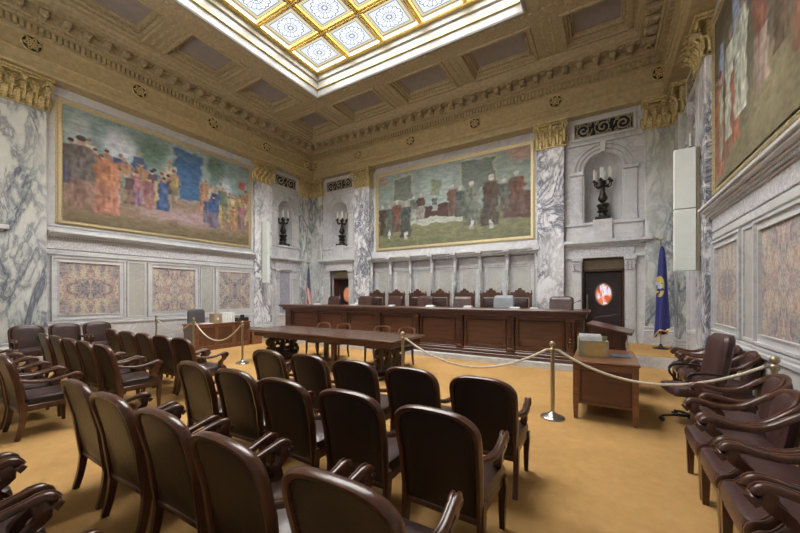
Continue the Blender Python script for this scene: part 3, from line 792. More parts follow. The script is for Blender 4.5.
    while z < z1 - .05:
        for uu in (u0 + .05, u1 - .05): b.box((uu - .012, .06, z), (uu + .012, .082, z + .03))
        z += .05
    b.build('frame', M['frame'], root)
    return root
R_ = random.Random(11)
def crowd(n, x0, x1, b0, b1, h0, h1, cols, heads):
    out = []
    for i in range(n):
        x = x0 + (x1 - x0) * (i + R_.random() * .7) / n
        out.append((x, b0 + (b1 - b0) * R_.random(), h0 + (h1 - h0) * R_.random(), R_.choice(cols), 0, R_.choice(heads)))
    out.sort(key=lambda f: -f[1]); return out
skin = [(.50, .30, .20), (.40, .22, .15), (.60, .42, .30)]
c1 = [(.35, .15, .08), (.42, .22, .12), (.52, .46, .34), (.34, .15, .17), (.06, .12, .28), (.42, .32, .12), (.16, .22, .16), (.12, .08, .08), (.50, .42, .20)]
mural(TL, 2.79, 8.29, 3.40, 6.60, False, 3,
      [('r', -1, .45, 2, 2, .1, (.26, .38, .38)), ('e', .22, .78, .10, .22, .5, (.55, .62, .70)), ('e', .82, .62, .07, .20, .5, (.52, .60, .66)), ('e', .38, .82, .10, .22, .5, (.14, .24, .19)), ('e', .74, .85, .09, .2, .5, (.15, .25, .20)), ('e', .05, .80, .06, .2, .4, (.40, .48, .48)),
       ('r', .46, .4, .70, 1.1, .02, (.34, .45, .44)), ('r', .50, .40, .66, .95, .015, (.05, .15, .32)), ('r', .48, .86, .68, .94, .02, (.08, .20, .38)),
       ('r', -1, -1, 2, .38, .08, (.30, .21, .14)), ('e', .55, .20, .30, .12, .6, (.40, .27, .27)), ('r', -1, -1, 2, .12, .1, (.20, .15, .08)), ('e', .03, .6, .04, .08, .4, (.48, .12, .14)), ('r', .93, .72, .97, .80, .01, (.50, .10, .06))],
      crowd(30, .02, .50, .22, .40, .30, .42, c1, skin) + [(.07, .12, .66, (.16, .14, .13), 0, skin[0]), (.17, .10, .60, (.48, .20, .09), 0, skin[1])] + [(.50, .36, .3, c1[5], 0, skin[0])] + crowd(20, .68, .98, .14, .34, .30, .42, c1, skin)
      , 'wide gilt-framed mural of robed figures around a blue hanging, left wall')
c2 = [(.09, .055, .035), (.10, .12, .10), (.18, .08, .05), (.07, .09, .08), (.15, .17, .13)]; wg = [(.55, .50, .44), (.48, .36, .28)]
mural(TB, -8.18, -1.92, 3.40, 6.62, False, 5,
      [('r', -1, -1, 2, 2, .1, (.25, .31, .27)), ('r', .12, .60, .28, .95, .01, (.36, .37, .27)), ('r', .13, .62, .27, .93, .01, (.15, .18, .14)), ('r', .60, .62, .82, .97, .01, (.36, .37, .27)), ('r', .61, .64, .81, .95, .01, (.15, .18, .15)),
       ('r', .34, .38, .55, .95, .02, (.29, .36, .33)), ('r', .40, .62, .47, .82, .01, (.20, .24, .15)), ('e', .95, .95, .1, .12, .5, (.38, .24, .18)), ('e', .03, .93, .05, .08, .5, (.36, .24, .18)),
       ('r', -1, -1, 2, .36, .04, (.20, .20, .10)), ('r', .25, .27, .62, .35, .01, (.40, .42, .35)), ('r', .34, .34, .52, .50, .01, (.08, .04, .035)), ('r', .84, .22, 1.1, .5, .02, (.12, .06, .06)), ('r', -1, -1, 2, .10, .1, (.17, .18, .09))],
      [(x, bb, hh, c2[i % 5], 0, wg[i % 2]) for i, (x, bb, hh) in enumerate([(.04, .18, .42), (.09, .15, .45), (.15, .2, .44), (.22, .12, .48), (.28, .32, .34), (.33, .33, .34), (.43, .42, .20), (.55, .32, .40), (.60, .3, .38), (.67, .18, .54), (.78, .16, .60), (.86, .3, .38), (.93, .25, .50)])]
      + [(x, bb - .02, .13, (.52, .52, .48), 0, (.1, .1, .1)) for x, bb in ((.09, .14), (.22, .11), (.67, .16), (.78, .14))],
      'wide gilt-framed mural of coated men in a pale green hall, above the judges bench', d=.02)
c3 = [(.35, .13, .07), (.48, .52, .44), (.16, .11, .07), (.40, .40, .28), (.28, .12, .08)]
mural(TR, 2.79, 8.29, 3.40, 6.60, True, 9,
      [('r', -1, -1, 2, 2, .1, (.15, .135, .09)), ('r', .055, .40, .10, .78, .02, (.28, .40, .60)), ('r', .20, .55, .28, 1.05, .02, (.34, .44, .66)), ('e', .55, .9, .12, .4, .5, (.60, .42, .20)), ('e', .8, .6, .2, .4, .6, (.45, .26, .12)),
       ('r', -1, -1, 2, .24, .1, (.20, .175, .09)), ('e', .45, .22, .16, .25, .7, (.28, .24, .13))],
      [(.03, .12, .55, c3[2], 0, skin[1]), (.06, .04, .62, c3[0], 0, skin[0]), (.10, .12, .5, c3[3], 0, skin[1]), (.14, .10, .55, c3[2], 0, skin[2]), (.17, .2, .6, c3[1], 0, skin[0]), (.21, .14, .46, c3[0], 0, (.12, .07, .05)), (.26, .25, .6, c3[1], 0, skin[1]), (.40, .25, .55, c3[4], 0, skin[1]), (.52, .3, .5, c3[2], 0, skin[0]), (.62, .2, .6, c3[0], 0, skin[0]), (.75, .2, .55, c3[3], 0, skin[2]), (.88, .2, .6, c3[2], 0, skin[2])],
      'tall gilt-framed mural with blue windows and rust robes on the right wall')

# ------------------------------------------------------------------ judges' bench
bench = thing('judges_bench', (XC, 8.2, .12), 0, 'long mahogany judges bench with carved panels on the platform before the back wall', 'bench')
BL = lambda p: Vector((p[0] - XC, p[1] - 8.2, p[2] - .12))
b = MB(); b.T = BL
X0, X1 = XC - 4.72, XC + 4.66
b.box((X0, 8.22, .12), (X1, 9.0, 1.10)); b.build('body', M['wood_x'], bench)
b = MB(); b.T = BL; b.box((X0 - .05, 8.06, .12), (X1 + .05, 8.3, .20), .01); b.box((X0 - .03, 8.10, .20), (X1 + .03, 8.3, .27), .015); b.box((X0 - .02, 8.14, .27), (X1 + .02, 8.3, .31), .01)
b.build('plinth', M['wood_x'], bench)
b = MB(); b.T = BL; b.box((X0 - .10, 8.0, 1.21), (X1 + .12, 9.05, 1.265), .014); b.box((X0 - .06, 8.05, 1.17), (X1 + .08, 9.0, 1.21), .01); b.box((X0 - .03, 8.12, 1.08), (X1 + .05, 9.0, 1.17), .01)
b.build('top', M['wood_x'], bench)
XP = [XC + (k - 3.5) * 1.262 for k in range(8)]
for k in range(7):
    a, c = XP[k] + .11, XP[k + 1] - .11
    b = MB(); b.T = BL; b.box((a + .05, 8.20, .40), (c - .05, 8.23, 1.02)); p = b.build('panel', M['wood_panel'], bench)
    b = MB(); b.T = BL
    b.box((a, 8.16, .31), (c, 8.22, .40), .008); b.box((a, 8.16, 1.02), (c, 8.22, 1.08), .008); b.box((a, 8.165, .40), (a + .06, 8.22, 1.02), .008); b.box((c - .06, 8.165, .40), (c, 8.22, 1.02), .008)
    x = a + .06
    while x < c - .07: b.box((x, 8.145, .985), (x + .022, 8.21, 1.015)); b.box((x, 8.15, .40), (x + .022, 8.21, .415)); x += .04
    z = .43
    while z < .97:
        for xx in (a + .05, c - .07): b.box((xx, 8.155, z), (xx + .02, 8.21, z + .022))
        z += .04
    b.build('panel_moulding', M['wood'], p)
for x in XP:
    b = MB(); b.T = BL; b.box((x - .085, 8.12, .31), (x + .085, 8.24, 1.10), .01)
    b.box((x - .10, 8.09, .28), (x + .10, 8.24, .36), .01); b.box((x - .10, 8.10, 1.02), (x + .10, 8.24, 1.10), .01)
    z = .42
    while z < .98:
        b.lathe([(.0, 0), (.028, .012), (.034, .03), (.02, .045), (0.002, .055)], (x, 8.12, z), 7); b.box((x - .055, 8.105, z + .02), (x - .035, 8.13, z + .05), .005); b.box((x + .035, 8.105, z + .02), (x + .055, 8.13, z + .05), .005); z += .062
    b.build('carved_pilaster', M['wood'], bench)

# ------------------------------------------------------------------ audience armchairs
def back_y(z):
    if z >= .40: return -.21 - .13 * ((z - .40) / .54) ** 1.1
    return -.21 - .055 * ((.40 - z) / .40) ** 2.4
CW = .28
def back_outline(w, ztop, zbot, r, crown, n=6):
    """left bottom -> over the top -> right bottom"""
    out = [(-w * .93, zbot), (-w * .98, zbot + (ztop - zbot) * .5)]
    for i in range(2 * n + 9):
        a = PI - PI * i / (2 * n + 8); ca, sa = math.cos(a), math.sin(a); hh = r + crown
        out.append((w * math.copysign(abs(ca) ** .70, ca), ztop - hh + hh * sa ** .70))
    out += [(w * .98, zbot + (ztop - zbot) * .5), (w * .93, zbot)]
    return out
def arm_path(s, w=.243):
    return smoothpath([(s * (w - .015), -.245, .655), (s * (w + .012), -.12, .622), (s * (w + .028), .02, .618), (s * (w + .024), .14, .642), (s * (w + .018), .22, .655), (s * (w + .012), .255, .640), (s * (w + .008), .262, .612), (s * (w + .006), .245, .595)], 3)
def post_path(s, w=.243):
    return smoothpath([(s * (w + .008), .20, .632), (s * (w + .006), .215, .57), (s * (w + .002), .165, .52), (s * (w - .004), .165, .47), (s * (w - .01), .215, .42), (s * (w - .015), .235, .36)], 3)
GROOVE = [(-.5, -.5), (.5, -.5), (.5, .25), (.34, .5), (.16, .5), (.06, .28), (-.06, .28), (-.16, .5), (-.34, .5), (-.5, .25)]
def sec(wd, h): return [(a * wd, b_ * h) for a, b_ in GROOVE]
def audience_chair(label, cat='chair'):
    t = thing('audience_armchair', (0, 0, 0), 0, label, cat, 'wooden armchairs with leather seats in the audience rows')
    out = back_outline(CW, .945, .27, .135, .03)
    f = lambda x, z, d=0: Vector((x, back_y(z) + d, z))
    # wooden rim of the back
    b = MB(); k = len(out); vs = []
    cx, cz = 0, .6
    for x, z in out:
        xi = x * (1 - .036 / CW); zi = .5 + (z - .5) * (1 - .036 / .445) if z > .5 else z
        for (q, dd) in ((0, -.012), (.25, -.030), (.85, -.026), (1, -.008), (1, .012), (.7, .028), (.2, .028), (0, .014)):
            vs.append(f(x + (xi - x) * q, z + (zi - z) * q, dd))
    fs = [(i * 8 + j, i * 8 + (j + 1) % 8, (i + 1) * 8 + (j + 1) % 8, (i + 1) * 8 + j) for i in range(k - 1) for j in range(8)] + [tuple(range(8)), tuple((k - 1) * 8 + j for j in range(8))]
    b.add(vs, fs, True); b.box((-CW * .90, back_y(.3) - .018, .27), (CW * .90, back_y(.3) + .018, .31), .006)
    b.build('back_frame', M['wood'], t, 60)
    ins = [(x * .86 if abs(x) > .1 else x, .29 + (z - .27) * .945) for x, z in out]
    b = MB(); b.pillow(ins, lambda u, v, d: f(u, v, -.008 - d), .012); p = b.build('rear_upholstery', M['leather_back'], t)
    b = MB()
    for i in range(1, k - 2):
        (xa, za), (xb, zb) = ins[i], ins[i + 1]; L = math.hypot(xb - xa, zb - za); n = max(1, round(L / .022))
        for j in range(n):
            q = j / n; x, z = (xa + (xb - xa) * q) * .965, .6 + (za + (zb - za) * q - .6) * .975; c = f(x, z, -.021)
            b.add([c + Vector((.005, 0, 0)), c + Vector((0, 0, .005)), c + Vector((-.005, 0, 0)), c + Vector((0, 0, -.005)), c + Vector((0, -.004, 0))], [(0, 1, 4), (1, 2, 4), (2, 3, 4), (3, 0, 4)], True)
    b.build('nailheads', M['nail'], p)
    ins2 = [(x, max(z, .42)) for x, z in ins]
    b = MB(); b.pillow(ins2, lambda u, v, d: f(u, v, .01 + d), .045); b.build('back_cushion', M['leather'], t)
    # seat
    o2 = rrect(.50, .47, .05, 4, 0, .03); o2 = [(x * (1 + .06 * (y + .2)), y) for x, y in o2]
    b = MB(); b.pillow(o2, lambda u, v, d: Vector((u, v, .385 + d)), .075, ((1, -.35), (1.01, .2), (.97, .7), (.85, .95), (.5, 1.))); b.build('seat', M['leather'], t)
    b = MB(); b.box((-.255, -.20, .30), (.255, .255, .375), .012); b.build('seat_rail', M['wood'], t)
    for s in (-1, 1):
        b = MB(); b.sweep(arm_path(s), sec(.046, .032), (0, 0, 1), [1, 1] + [1.0] * 9 + [1.25] * 4 + [1.2] * 7); b.sweep(post_path(s), [(-.019, -.02), (.019, -.02), (.019, .02), (-.019, .02)], (0, 1, 0), [1.0 + .5 * math.sin(i * .55 + .4) ** 2 for i in range(16)])
        b.build('armrest', M['wood'], t, 50)
    lg = [(-.245, .235), (.245, .235)]
    for x, y in lg:
        s = 1 if x > 0 else -1
        b = MB(); b.sweep([(x, y, .36), (x + s * .004, y + .006, .28), (x, y, .15), (x, y + .002, 0)], [(-.024, -.024), (.024, -.024), (.024, .024), (-.024, .024)], (0, 1, 0), [1.1, 1.12, .85, .68], smooth=False); b.build('leg', M['wood'], t)
    for s in (-1, 1):
        b = MB(); b.sweep([(s * CW * .90, back_y(z), z) for z in (.40, .33, .25, .17, .09, 0)], [(-.02, -.026), (.02, -.026), (.02, .026), (-.02, .026)], (0, 1, 0), [1, 1.02, .98, .9, .85, .82], smooth=False); b.build('leg', M['wood'], t)
    return t
ORD = ['leftmost', 'second from the left', 'middle', 'second from the right', 'rightmost']
ch0 = audience_chair('x'); used = [False]
def place(x, y, rz, label, group=None, s=1.):
    if not used[0]: used[0] = True; c = ch0; c.location = (x, y, 0); c.rotation_euler = (0, 0, rz); c['label'] = label
    else: c = dup(ch0, (x, y, 0), rz, label)
    if group: c['group'] = group
    c.scale = (s, s, s); return c
rows = [('front', 3.0), ('second', 2.13), ('third', 1.26)]
for rn, y in rows:
    for i, x in enumerate((-3.49, -2.83, -2.18, -1.52, -.86)):
        place(x + R_.uniform(-.01, .01), y + R_.uniform(-.015, .015), math.radians(R_.uniform(-1.5, 1.5)), 'leather-backed armchair in the %s row of the centre block, %s' % (rn, ORD[i]))
for i, x in enumerate((-3.27, -2.63, -1.99)):
    place(x, .27, 0, 'armchair cut off at the lower left corner of the view, %s of the three' % ('leftmost', 'middle', 'rightmost')[i])
for rn, y, xs_ in (('front', 3.04, (-8.2, -7.52, -6.86, -6.22, -5.6)), ('second', 2.13, (-8.32, -7.66, -7.02, -6.4, -5.74)), ('third', 1.25, (-8.4, -7.72, -7.05, -6.4, -5.74))):
    for i, x in enumerate(xs_):
        place(x, y, math.radians(R_.uniform(-2, 2)), 'leather-backed armchair in the %s row of the left block, %s' % (rn, ORD[i]))
for i, y in enumerate((2.10, 2.71, 3.30)):
    place(-10.52, y, -PI / 2, 'shiny maroon armchair beside the left wall facing the rows, %s' % ('leftmost', 'middle', 'rightmost')[i], 'armchairs beside the left wall')

# ------------------------------------------------------------------ barrel armchairs by the right wall
def barrel_chair(label):
    t = thing('barrel_armchair', (0, 0, 0), 0, label, 'chair', 'maroon leather barrel armchairs along the right wall')
    KX = .80
    half = [(.262, .262, .575), (.268, .285, .61), (.272, .262, .655), (.274, .20, .662), (.276, .10, .640), (.280, -.0, .634), (.280, -.10, .665), (.268, -.20, .74), (.225, -.275, .80), (.12, -.315, .845)]
    path = smoothpath([(-x * KX, y, z) for x, y, z in half] + [(0, -.325, .86)] + [(x * KX, y, z) for x, y, z in half[::-1]], 3)
    n = len(path)
    b = MB(); b.sweep(path, sec(.050, .034), (0, 0, 1), [1.15 if (i < 9 or i > n - 10) else 1 + .25 * math.sin(PI * i / n) for i in range(n)]); b.build('top_rail', M['wood'], t, 50)
    for s in (-1, 1):
        p = smoothpath([(s * .218, .22, .64), (s * .218, .225, .58), (s * .216, .16, .53), (s * .215, .15, .48), (s * .215, .20, .43), (s * .214, .255, .40), (s * .213, .26, .34)], 3)
        b = MB(); b.sweep(p, sec(.045, .05), (0, 1, 0), [1 + .3 * math.sin(i * .5) ** 2 for i in range(len(p))]); b.build('arm_support', M['wood'], t, 50)
    o = rrect(.38, .46, .15, 6, 0, .62); o = [(x, z) for x, z in o]
    fy = lambda x, z: -.245 - .07 * (z - .4) / .45 + .35 * x * x
    b = MB(); b.pillow(o, lambda u, v, d: Vector((u, fy(u, v) + d, v)), .06); b.pillow(o, lambda u, v, d: Vector((u, fy(u, v) - .03 - d, v)), .02); b.add([Vector((u, fy(u, v), v)) for u, v in o] + [Vector((u, fy(u, v) - .03, v)) for u, v in o], [(i, (i + 1) % len(o), len(o) + (i + 1) % len(o), len(o) + i) for i in range(len(o))])
    bk = b.build('backrest', M['leather_red'], t)
    b = MB(); b.tube([Vector((u * 1.02, fy(u, v) - .015, .62 + (v - .62) * 1.02)) for u, v in o], .016, 6, closed=True, up=(0, 1, 0)); b.build('back_frame', M['wood'], t)
    o2 = rrect(.49, .52, .06, 4, 0, .03)
    b = MB(); b.pillow(o2, lambda u, v, d: Vector((u, v, .38 + d)), .07, ((1, -.6), (1.01, .2), (.97, .7), (.85, .95), (.5, 1.))); b.build('seat', M['leather_red'], t)
    b = MB(); b.box((-.245, -.21, .27), (.245, .27, .345), .012); b.build('seat_rail', M['wood'], t)
    for x, y in ((-.235, .25), (.235, .25), (-.215, -.215), (.215, -.215)):
        b = MB(); b.sweep([(x, y, .34), (x, y, .2), (x, y + (.0 if y > 0 else -.04), 0)], [(-.027, -.027), (.027, -.027), (.027, .027), (-.027, .027)], (0, 1, 0), [1, .95, .7], smooth=False); b.build('leg', M['wood'], t)
    return t
B = [(.90, 3.69, 'carrying on from the far end of the near run, beside the brown desk chair side'), ]
bc0 = None
spots = [(1.06, 4.42, 'maroon leather barrel armchair just before the brass post by the right wall'),
         (.91, 3.72, 'barrel armchair second in line after the wall post, coming towards the camera'),
         (.91, 3.19, 'barrel armchair third in line after the wall post, coming towards the camera'),
         (.91, 2.66, 'barrel armchair fourth in line after the wall post, coming towards the camera'),
         (.91, 2.12, 'nearest barrel armchair at the lower right corner of the view'),
         (1.36, 6.12, 'barrel armchair behind the swivel chair, nearest of the far three on the right wall'),
         (1.30, 6.70, 'barrel armchair by the right wall, middle of the far three'),
         (1.30, 7.36, 'barrel armchair by the right wall nearest the blue flag')]
for i, (x, y, lb) in enumerate(spots):
    if i == 0: bc0 = barrel_chair(lb); bc0.location = (x, y, 0); bc0.rotation_euler = (0, 0, PI / 2)
    else: dup(bc0, (x, y, 0), PI / 2, lb)

# ------------------------------------------------------------------ swivel chairs
def swivel_chair(label, mat, name='swivel_chair', arms=True, high=.0):
    t = thing(name, (0, 0, 0), 0, label, 'office chair', None)
    o = rrect(.48, .56 + high, .09, 5, 0, .80 + high / 2); f = lambda u, v, d: Vector((u, -.22 - .16 * (v - .5) + .5 * u * u + d, v))
    b = MB(); b.pillow(o, lambda u, v, d: f(u, v, .03 + d), .05); b.pillow(o, lambda u, v, d: f(u, v, -.02 - d), .025); b.add([f(u, v, .03) for u, v in o] + [f(u, v, -.02) for u, v in o], [(i, (i + 1) % len(o), len(o) + (i + 1) % len(o), len(o) + i) for i in range(len(o))], True); b.build('backrest', mat, t)
    o2 = rrect(.50, .50, .09, 5, 0, .03)
    b = MB(); b.pillow(o2, lambda u, v, d: Vector((u, v, .42 + d)), .07, ((.9, -.5), (1, -.3), (1.01, .3), (.95, .8), (.6, 1.))); b.box((-.2, -.2, .37), (.2, .24, .40), .02); b.build('seat', mat, t)
    b = MB(); b.tube([(0, -.1, .38), (0, -.25, .39), (0, -.29, .50), (0, -.28, .68)], .025, 6); b.build('back_bracket', M['black'], t)
    b = MB(); b.lathe([(.05, .38), (.05, .34), (.028, .33), (.028, .12), (.04, .12), (.05, .07)], (0, 0, 0), 10); b.build('gas_column', M['black'], t)
    b = MB()
    for k in range(5):
        a = 2 * PI * k / 5 + .3; ca, sa = math.cos(a), math.sin(a)
        b.sweep([(.03 * ca, .03 * sa, .105), (.18 * ca, .18 * sa, .095), (.31 * ca, .31 * sa, .07)], [(-.022, -.015), (.022, -.015), (.018, .015), (-.018, .015)], scale=[1.1, .9, .7])
    b.build('base', M['black'], t)
    for k in range(5):
        a = 2 * PI * k / 5 + .3; c = Vector((.31 * math.cos(a), .31 * math.sin(a), .028)); b = MB(); n = Vector((-math.sin(a), math.cos(a), 0))
        for s in (-1, 1): b.tube([c + n * s * .008, c + n * s * .026], .028, 10)
        b.tube([c, c + Vector((0, 0, .04))], .01, 5, up=(0, 1, 0)); b.build('caster', M['black'], t)
    if arms:
        for s in (-1, 1):
            b = MB(); b.sweep(smoothpath([(s * .24, -.10, .40), (s * .30, .02, .44), (s * .31, .14, .56), (s * .31, .13, .66), (s * .31, .02, .69), (s * .30, -.12, .685), (s * .27, -.24, .67)], 3), [(-.022, -.012), (.022, -.012), (.022, .012), (-.022, .012)], (0, .01, 1)); b.build('armrest', M['black'], t)
    return t
sw = swivel_chair('brown leather swivel chair with black arms at the right wall near the rope', M['leather_red'], high=.05); sw.location = (.93, 5.45, 0); sw.rotation_euler = (0, 0, math.radians(98))
jm = swivel_chair('x', M['leather_red'], 'judge_swivel_chair', False, .22)
JX = [-8.8, -7.3, -6.07, -4.94, -3.62, -2.44, -1.0]
names7 = ['leftmost', 'second from the left', 'third from the left', 'centre', 'third from the right', 'pale grey one, second from the right', 'rightmost']
for i, x in enumerate(JX):
    lb = 'swivel chair backrest above the judges bench, %s' % names7[i]
    if i == 5:
        c = swivel_chair(lb, M['leather_grey'], 'judge_swivel_chair', False, .25); c.location = (x, 9.42, .262); c.rotation_euler = (0, 0, PI)
    else:
        c = jm if i == 0 else dup(jm)
        c.location = (x, 9.42, .262); c.rotation_euler = (0, 0, PI + R_.uniform(-.15, .15)); c['label'] = lb
    c.scale = (1.2, 1.05, 1.0); c['group'] = 'swivel chairs behind the judges bench'; c['category'] = 'office chair'
c = swivel_chair('dark grey office chair behind the clerk desk by the left wall', M['black'], 'office_chair', True, .06); c.location = (-10.95, 5.75, 0); c.rotation_euler = (0, 0, -PI / 2 - .5)
for ch_ in c.children:
    if ch_.name.startswith(('backrest', 'seat')): ch_.data.materials[0] = plain('charcoal_fabric', (.06, .05, .055), .7)

# ------------------------------------------------------------------ carved throne chairs along the back wall
def throne(label):
    t = thing('carved_throne_chair', (0, 0, 0), 0, label, 'chair', 'carved high-backed chairs along the back wall')
    b = MB(); b.box((-.36, -.06, .0), (-.28, .02, 1.36), .01); b.box((.28, -.06, .0), (.36, .02, 1.36), .01); b.box((-.36, -.05, 1.26), (.36, .02, 1.36), .01); b.box((-.38, -.07, 1.35), (.38, .03, 1.39), .01); b.build('back_frame', M['wood'], t)
    b = MB(); pts = [(-.30, 1.39), (-.27, 1.43), (-.17, 1.42), (-.14, 1.49), (-.07, 1.50), (-.04, 1.56), (.04, 1.56), (.07, 1.50), (.14, 1.49), (.17, 1.42), (.27, 1.43), (.30, 1.39)]
    b.prism(pts, lambda u, v: (u, -.04, v), lambda u, v: (u, .01, v)); b.tube([(.04 * math.cos(a), .015, 1.46 + .04 * math.sin(a)) for a in [i * PI / 5 for i in range(10)]], .012, 5, closed=True, up=(0, 1, 0))
    b.build('carved_crest', M['wood'], t)
    for s in (-1, 1):
        b = MB(); b.lathe([(.0, .10), (.018, .09), (.022, .07), (.012, .05), (.024, .03), (.02, 0)], (s * .345, -.02, 1.39), 8); b.build('finial', M['wood'], t)
        b = MB(); b.sweep([(s * .33, 0, .68), (s * .34, .3, .66), (s * .34, .48, .66)], sec(.07, .05)); b.box((s * .34 - .03, .40, 0), (s * .34 + .03, .46, .64), .01); b.build('armrest', M['wood'], t)
    b = MB(); o = rrect(.52, .62, .04, 3, 0, .92); b.pillow(o, lambda u, v, d: Vector((u, .0 + d, v)), .05); b.build('backrest', M['leather'], t)
    b = MB(); b.box((-.30, -.02, .34), (.30, .48, .42), .01); b.build('seat_frame', M['wood'], t)
    b = MB(); b.pillow(rrect(.56, .46, .04, 3, 0, .24), lambda u, v, d: Vector((u, v, .41 + d)), .07); b.build('seat', M['leather'], t)
    return t
t0 = throne('x')
for k in range(7):
    c = t0 if k == 0 else dup(t0); c.location = ((CU[k] + CU[k + 1]) / 2, 11.10, .262); c.rotation_euler = (0, 0, PI)
    c['label'] = 'crested carved high-back chair against the back wall, %s' % ['leftmost', 'second from the left', 'third from the left', 'centre', 'third from the right', 'second from the right', 'rightmost'][k]

# ------------------------------------------------------------------ counsel table and its chairs
TX0, TX1, TY0, TY1, TZ = -7.35, -3.18, 5.05, 6.27, .78
tb = thing('counsel_table', ((TX0 + TX1) / 2, (TY0 + TY1) / 2, 0), 0, 'long dark wooden table on carved trestles in front of the judges bench', 'table')
t0_ = Vector(tb.location); TT = lambda p: Vector(p) - t0_
b = MB(); b.T = TT; b.box((TX0, TY0, TZ - .045), (TX1, TY1, TZ), .015); b.build('tabletop', wood('table_walnut', (.055, .028, .020), (.15, .085, .060), 0, .26), tb)
b = MB(); b.T = TT; b.box((TX0 + .12, TY0 + .09, TZ - .16), (TX1 - .12, TY1 - .09, TZ - .045), .01); b.build('apron', M['wood_x'], tb)
for xx, s in ((TX0 + .52, 1), (TX1 - .52, -1)):
    b = MB(); b.T = TT
    b.box((xx - .16, TY0 + .12, 0), (xx + .16, TY1 - .12, .07), .02); b.box((xx - .13, TY0 + .15, TZ - .20), (xx + .13, TY1 - .15, TZ - .15), .01)
    b.T = None
    for yy in (TY0 + .32, TY1 - .32, (TY0 + TY1) / 2):
        for sg in (-1, 1):
            for (cz, r, a0) in ((.22, .12, -PI / 2), (.49, .12, PI / 2)):
                b.tube([TT((xx, yy + sg * .10 + p[0], p[1])) for p in spiral((0, cz), r, 1.3, 16, sg, a0, .2)], .035, 7, up=(1, 0, 0))
        b.T = TT; b.lathe([(.06, .07), (.09, .14), (.05, .22), (.08, .34), (.05, .46), (.09, .56), (.07, .60)], (xx, yy, 0), 8); b.T = None
    for yy in (TY0 + .2, TY1 - .2):
        for z in (.14, .30, .46): b.T = TT; b.lathe([(.0, -.06), (.06, -.03), (.07, .02), (.03, .07), (0, .08)], (xx, yy, z), 7); b.T = None
    b.build('carved_trestle', M['wood_dark'], tb)
b = MB(); b.T = TT; b.box((TX0 + .5, YC + .1, .12), (TX1 - .5, YC + .22, .19), .01); b.build('stretcher', M['wood_dark'], tb)
b = MB(); b.T = TT
for xx in (-5.9, -4.6): b.box((xx - .04, YC + .1, 0), (xx + .04, YC + .22, TZ - .15), .01)
b = MB(); b.T = TT; b.box((-4.86, TY0 + .2, 0), (-4.76, TY0 + .3, TZ - .15), .012); b.build('leg', M['wood'], tb)
b = MB(); b.T = TT; b.box((-5.76, TY1 - .3, 0), (-5.66, TY1 - .2, TZ - .15), .012); b.build('leg', M['wood'], tb)

def side_chair():
    t = thing('side_chair', (0, 0, 0), 0, 'x', 'chair', 'low-backed wooden chairs on the far side of the table')
    b = MB(); b.sweep(smoothpath([(-.21, -.20, .42), (-.22, -.24, .65), (-.20, -.27, .80), (-.10, -.285, .835), (0, -.29, .84), (.10, -.285, .835), (.20, -.27, .80), (.22, -.24, .65), (.21, -.20, .42)], 4), [(-.018, -.014), (.018, -.014), (.018, .014), (-.018, .014)], (0, 1, 0)); b.build('back_frame', M['wood_desk'], t)
    b = MB(); b.box((-.19, -.265, .60), (.19, -.245, .68), .006); b.build('back_rail', M['wood_desk'], t)
    b = MB(); b.pillow(rrect(.46, .44, .05, 4, 0, .0), lambda u, v, d: Vector((u, v, .415 + d)), .05, ((1, -.6), (1.01, .2), (.95, .8), (.6, 1))); b.build('seat', M['leather_back'], t)
    b = MB(); b.box((-.21, -.19, .35), (.21, .19, .39), .01); b.build('seat_frame', M['wood'], t)
    for x, y in ((-.20, .18), (.20, .18), (-.20, -.18), (.20, -.18)):
        b = MB(); b.sweep([(x, y, .40), (x, y, .2), (x, y + (.02 if y > 0 else -.04), 0)], [(-.018, -.018), (.018, -.018), (.018, .018), (-.018, .018)], (0, 1, 0), [1.1, 1, .7], smooth=False); b.build('leg', M['wood'], t)
    return t
sc0 = side_chair()
for i, x in enumerate((-6.55, -5.85, -4.62, -3.95)):
    c = sc0 if i == 0 else dup(sc0); c.location = (x, 6.56, 0); c.rotation_euler = (0, 0, PI + R_.uniform(-.06, .06))
    c['label'] = 'low-backed wooden chair tucked behind the long table, %s' % ('leftmost', 'second from the left', 'third from the left', 'rightmost')[i]

# ------------------------------------------------------------------ rope posts and ropes
PX = [(-11.42, 4.85), (-9.36, 4.85), (-7.24, 4.85), (-2.84, 4.78), (-.58, 4.80), (1.44, 4.78)]
plab = ['against the left wall', 'before the clerk desk', 'between the clerk desk and the long table', 'at the right end of the long table', 'on the open carpet beside the small desk', 'at the right wall behind the armchairs']
p0 = None
for i, (x, y) in enumerate(PX):
    if p0 is None:
        p0 = thing('rope_post', (x, y, 0), 0, 'x', 'rope post', 'brass and steel rope posts across the room')
        b = MB(); b.lathe([(.150, 0), (.150, .012), (.142, .022), (.11, .035), (.06, .055), (.032, .075), (.026, .09)], (0, 0, 0), 24); b.build('base', M['steel'], p0)
        b = MB(); b.lathe([(.024, .08), (.024, .86)], (0, 0, 0), 14); b.build('pole', M['brass'], p0)
        b = MB(); b.lathe([(.034, .855), (.036, .87), (.036, .90), (.026, .91), (.018, .92)], (0, 0, 0), 14); b.build('collar', M['brass'], p0)
        b = MB(); b.lathe([(.0, 1.0), (.016, .998), (.032, .985), (.040, .962), (.036, .938), (.022, .922), (.012, .915)], (0, 0, 0), 14); b.build('ball_finial', M['brass'], p0)
        c = p0
    else: c = dup(p0, (x, y, 0))
    c['label'] = 'slim brass post holding the rope, ' + plab[i]
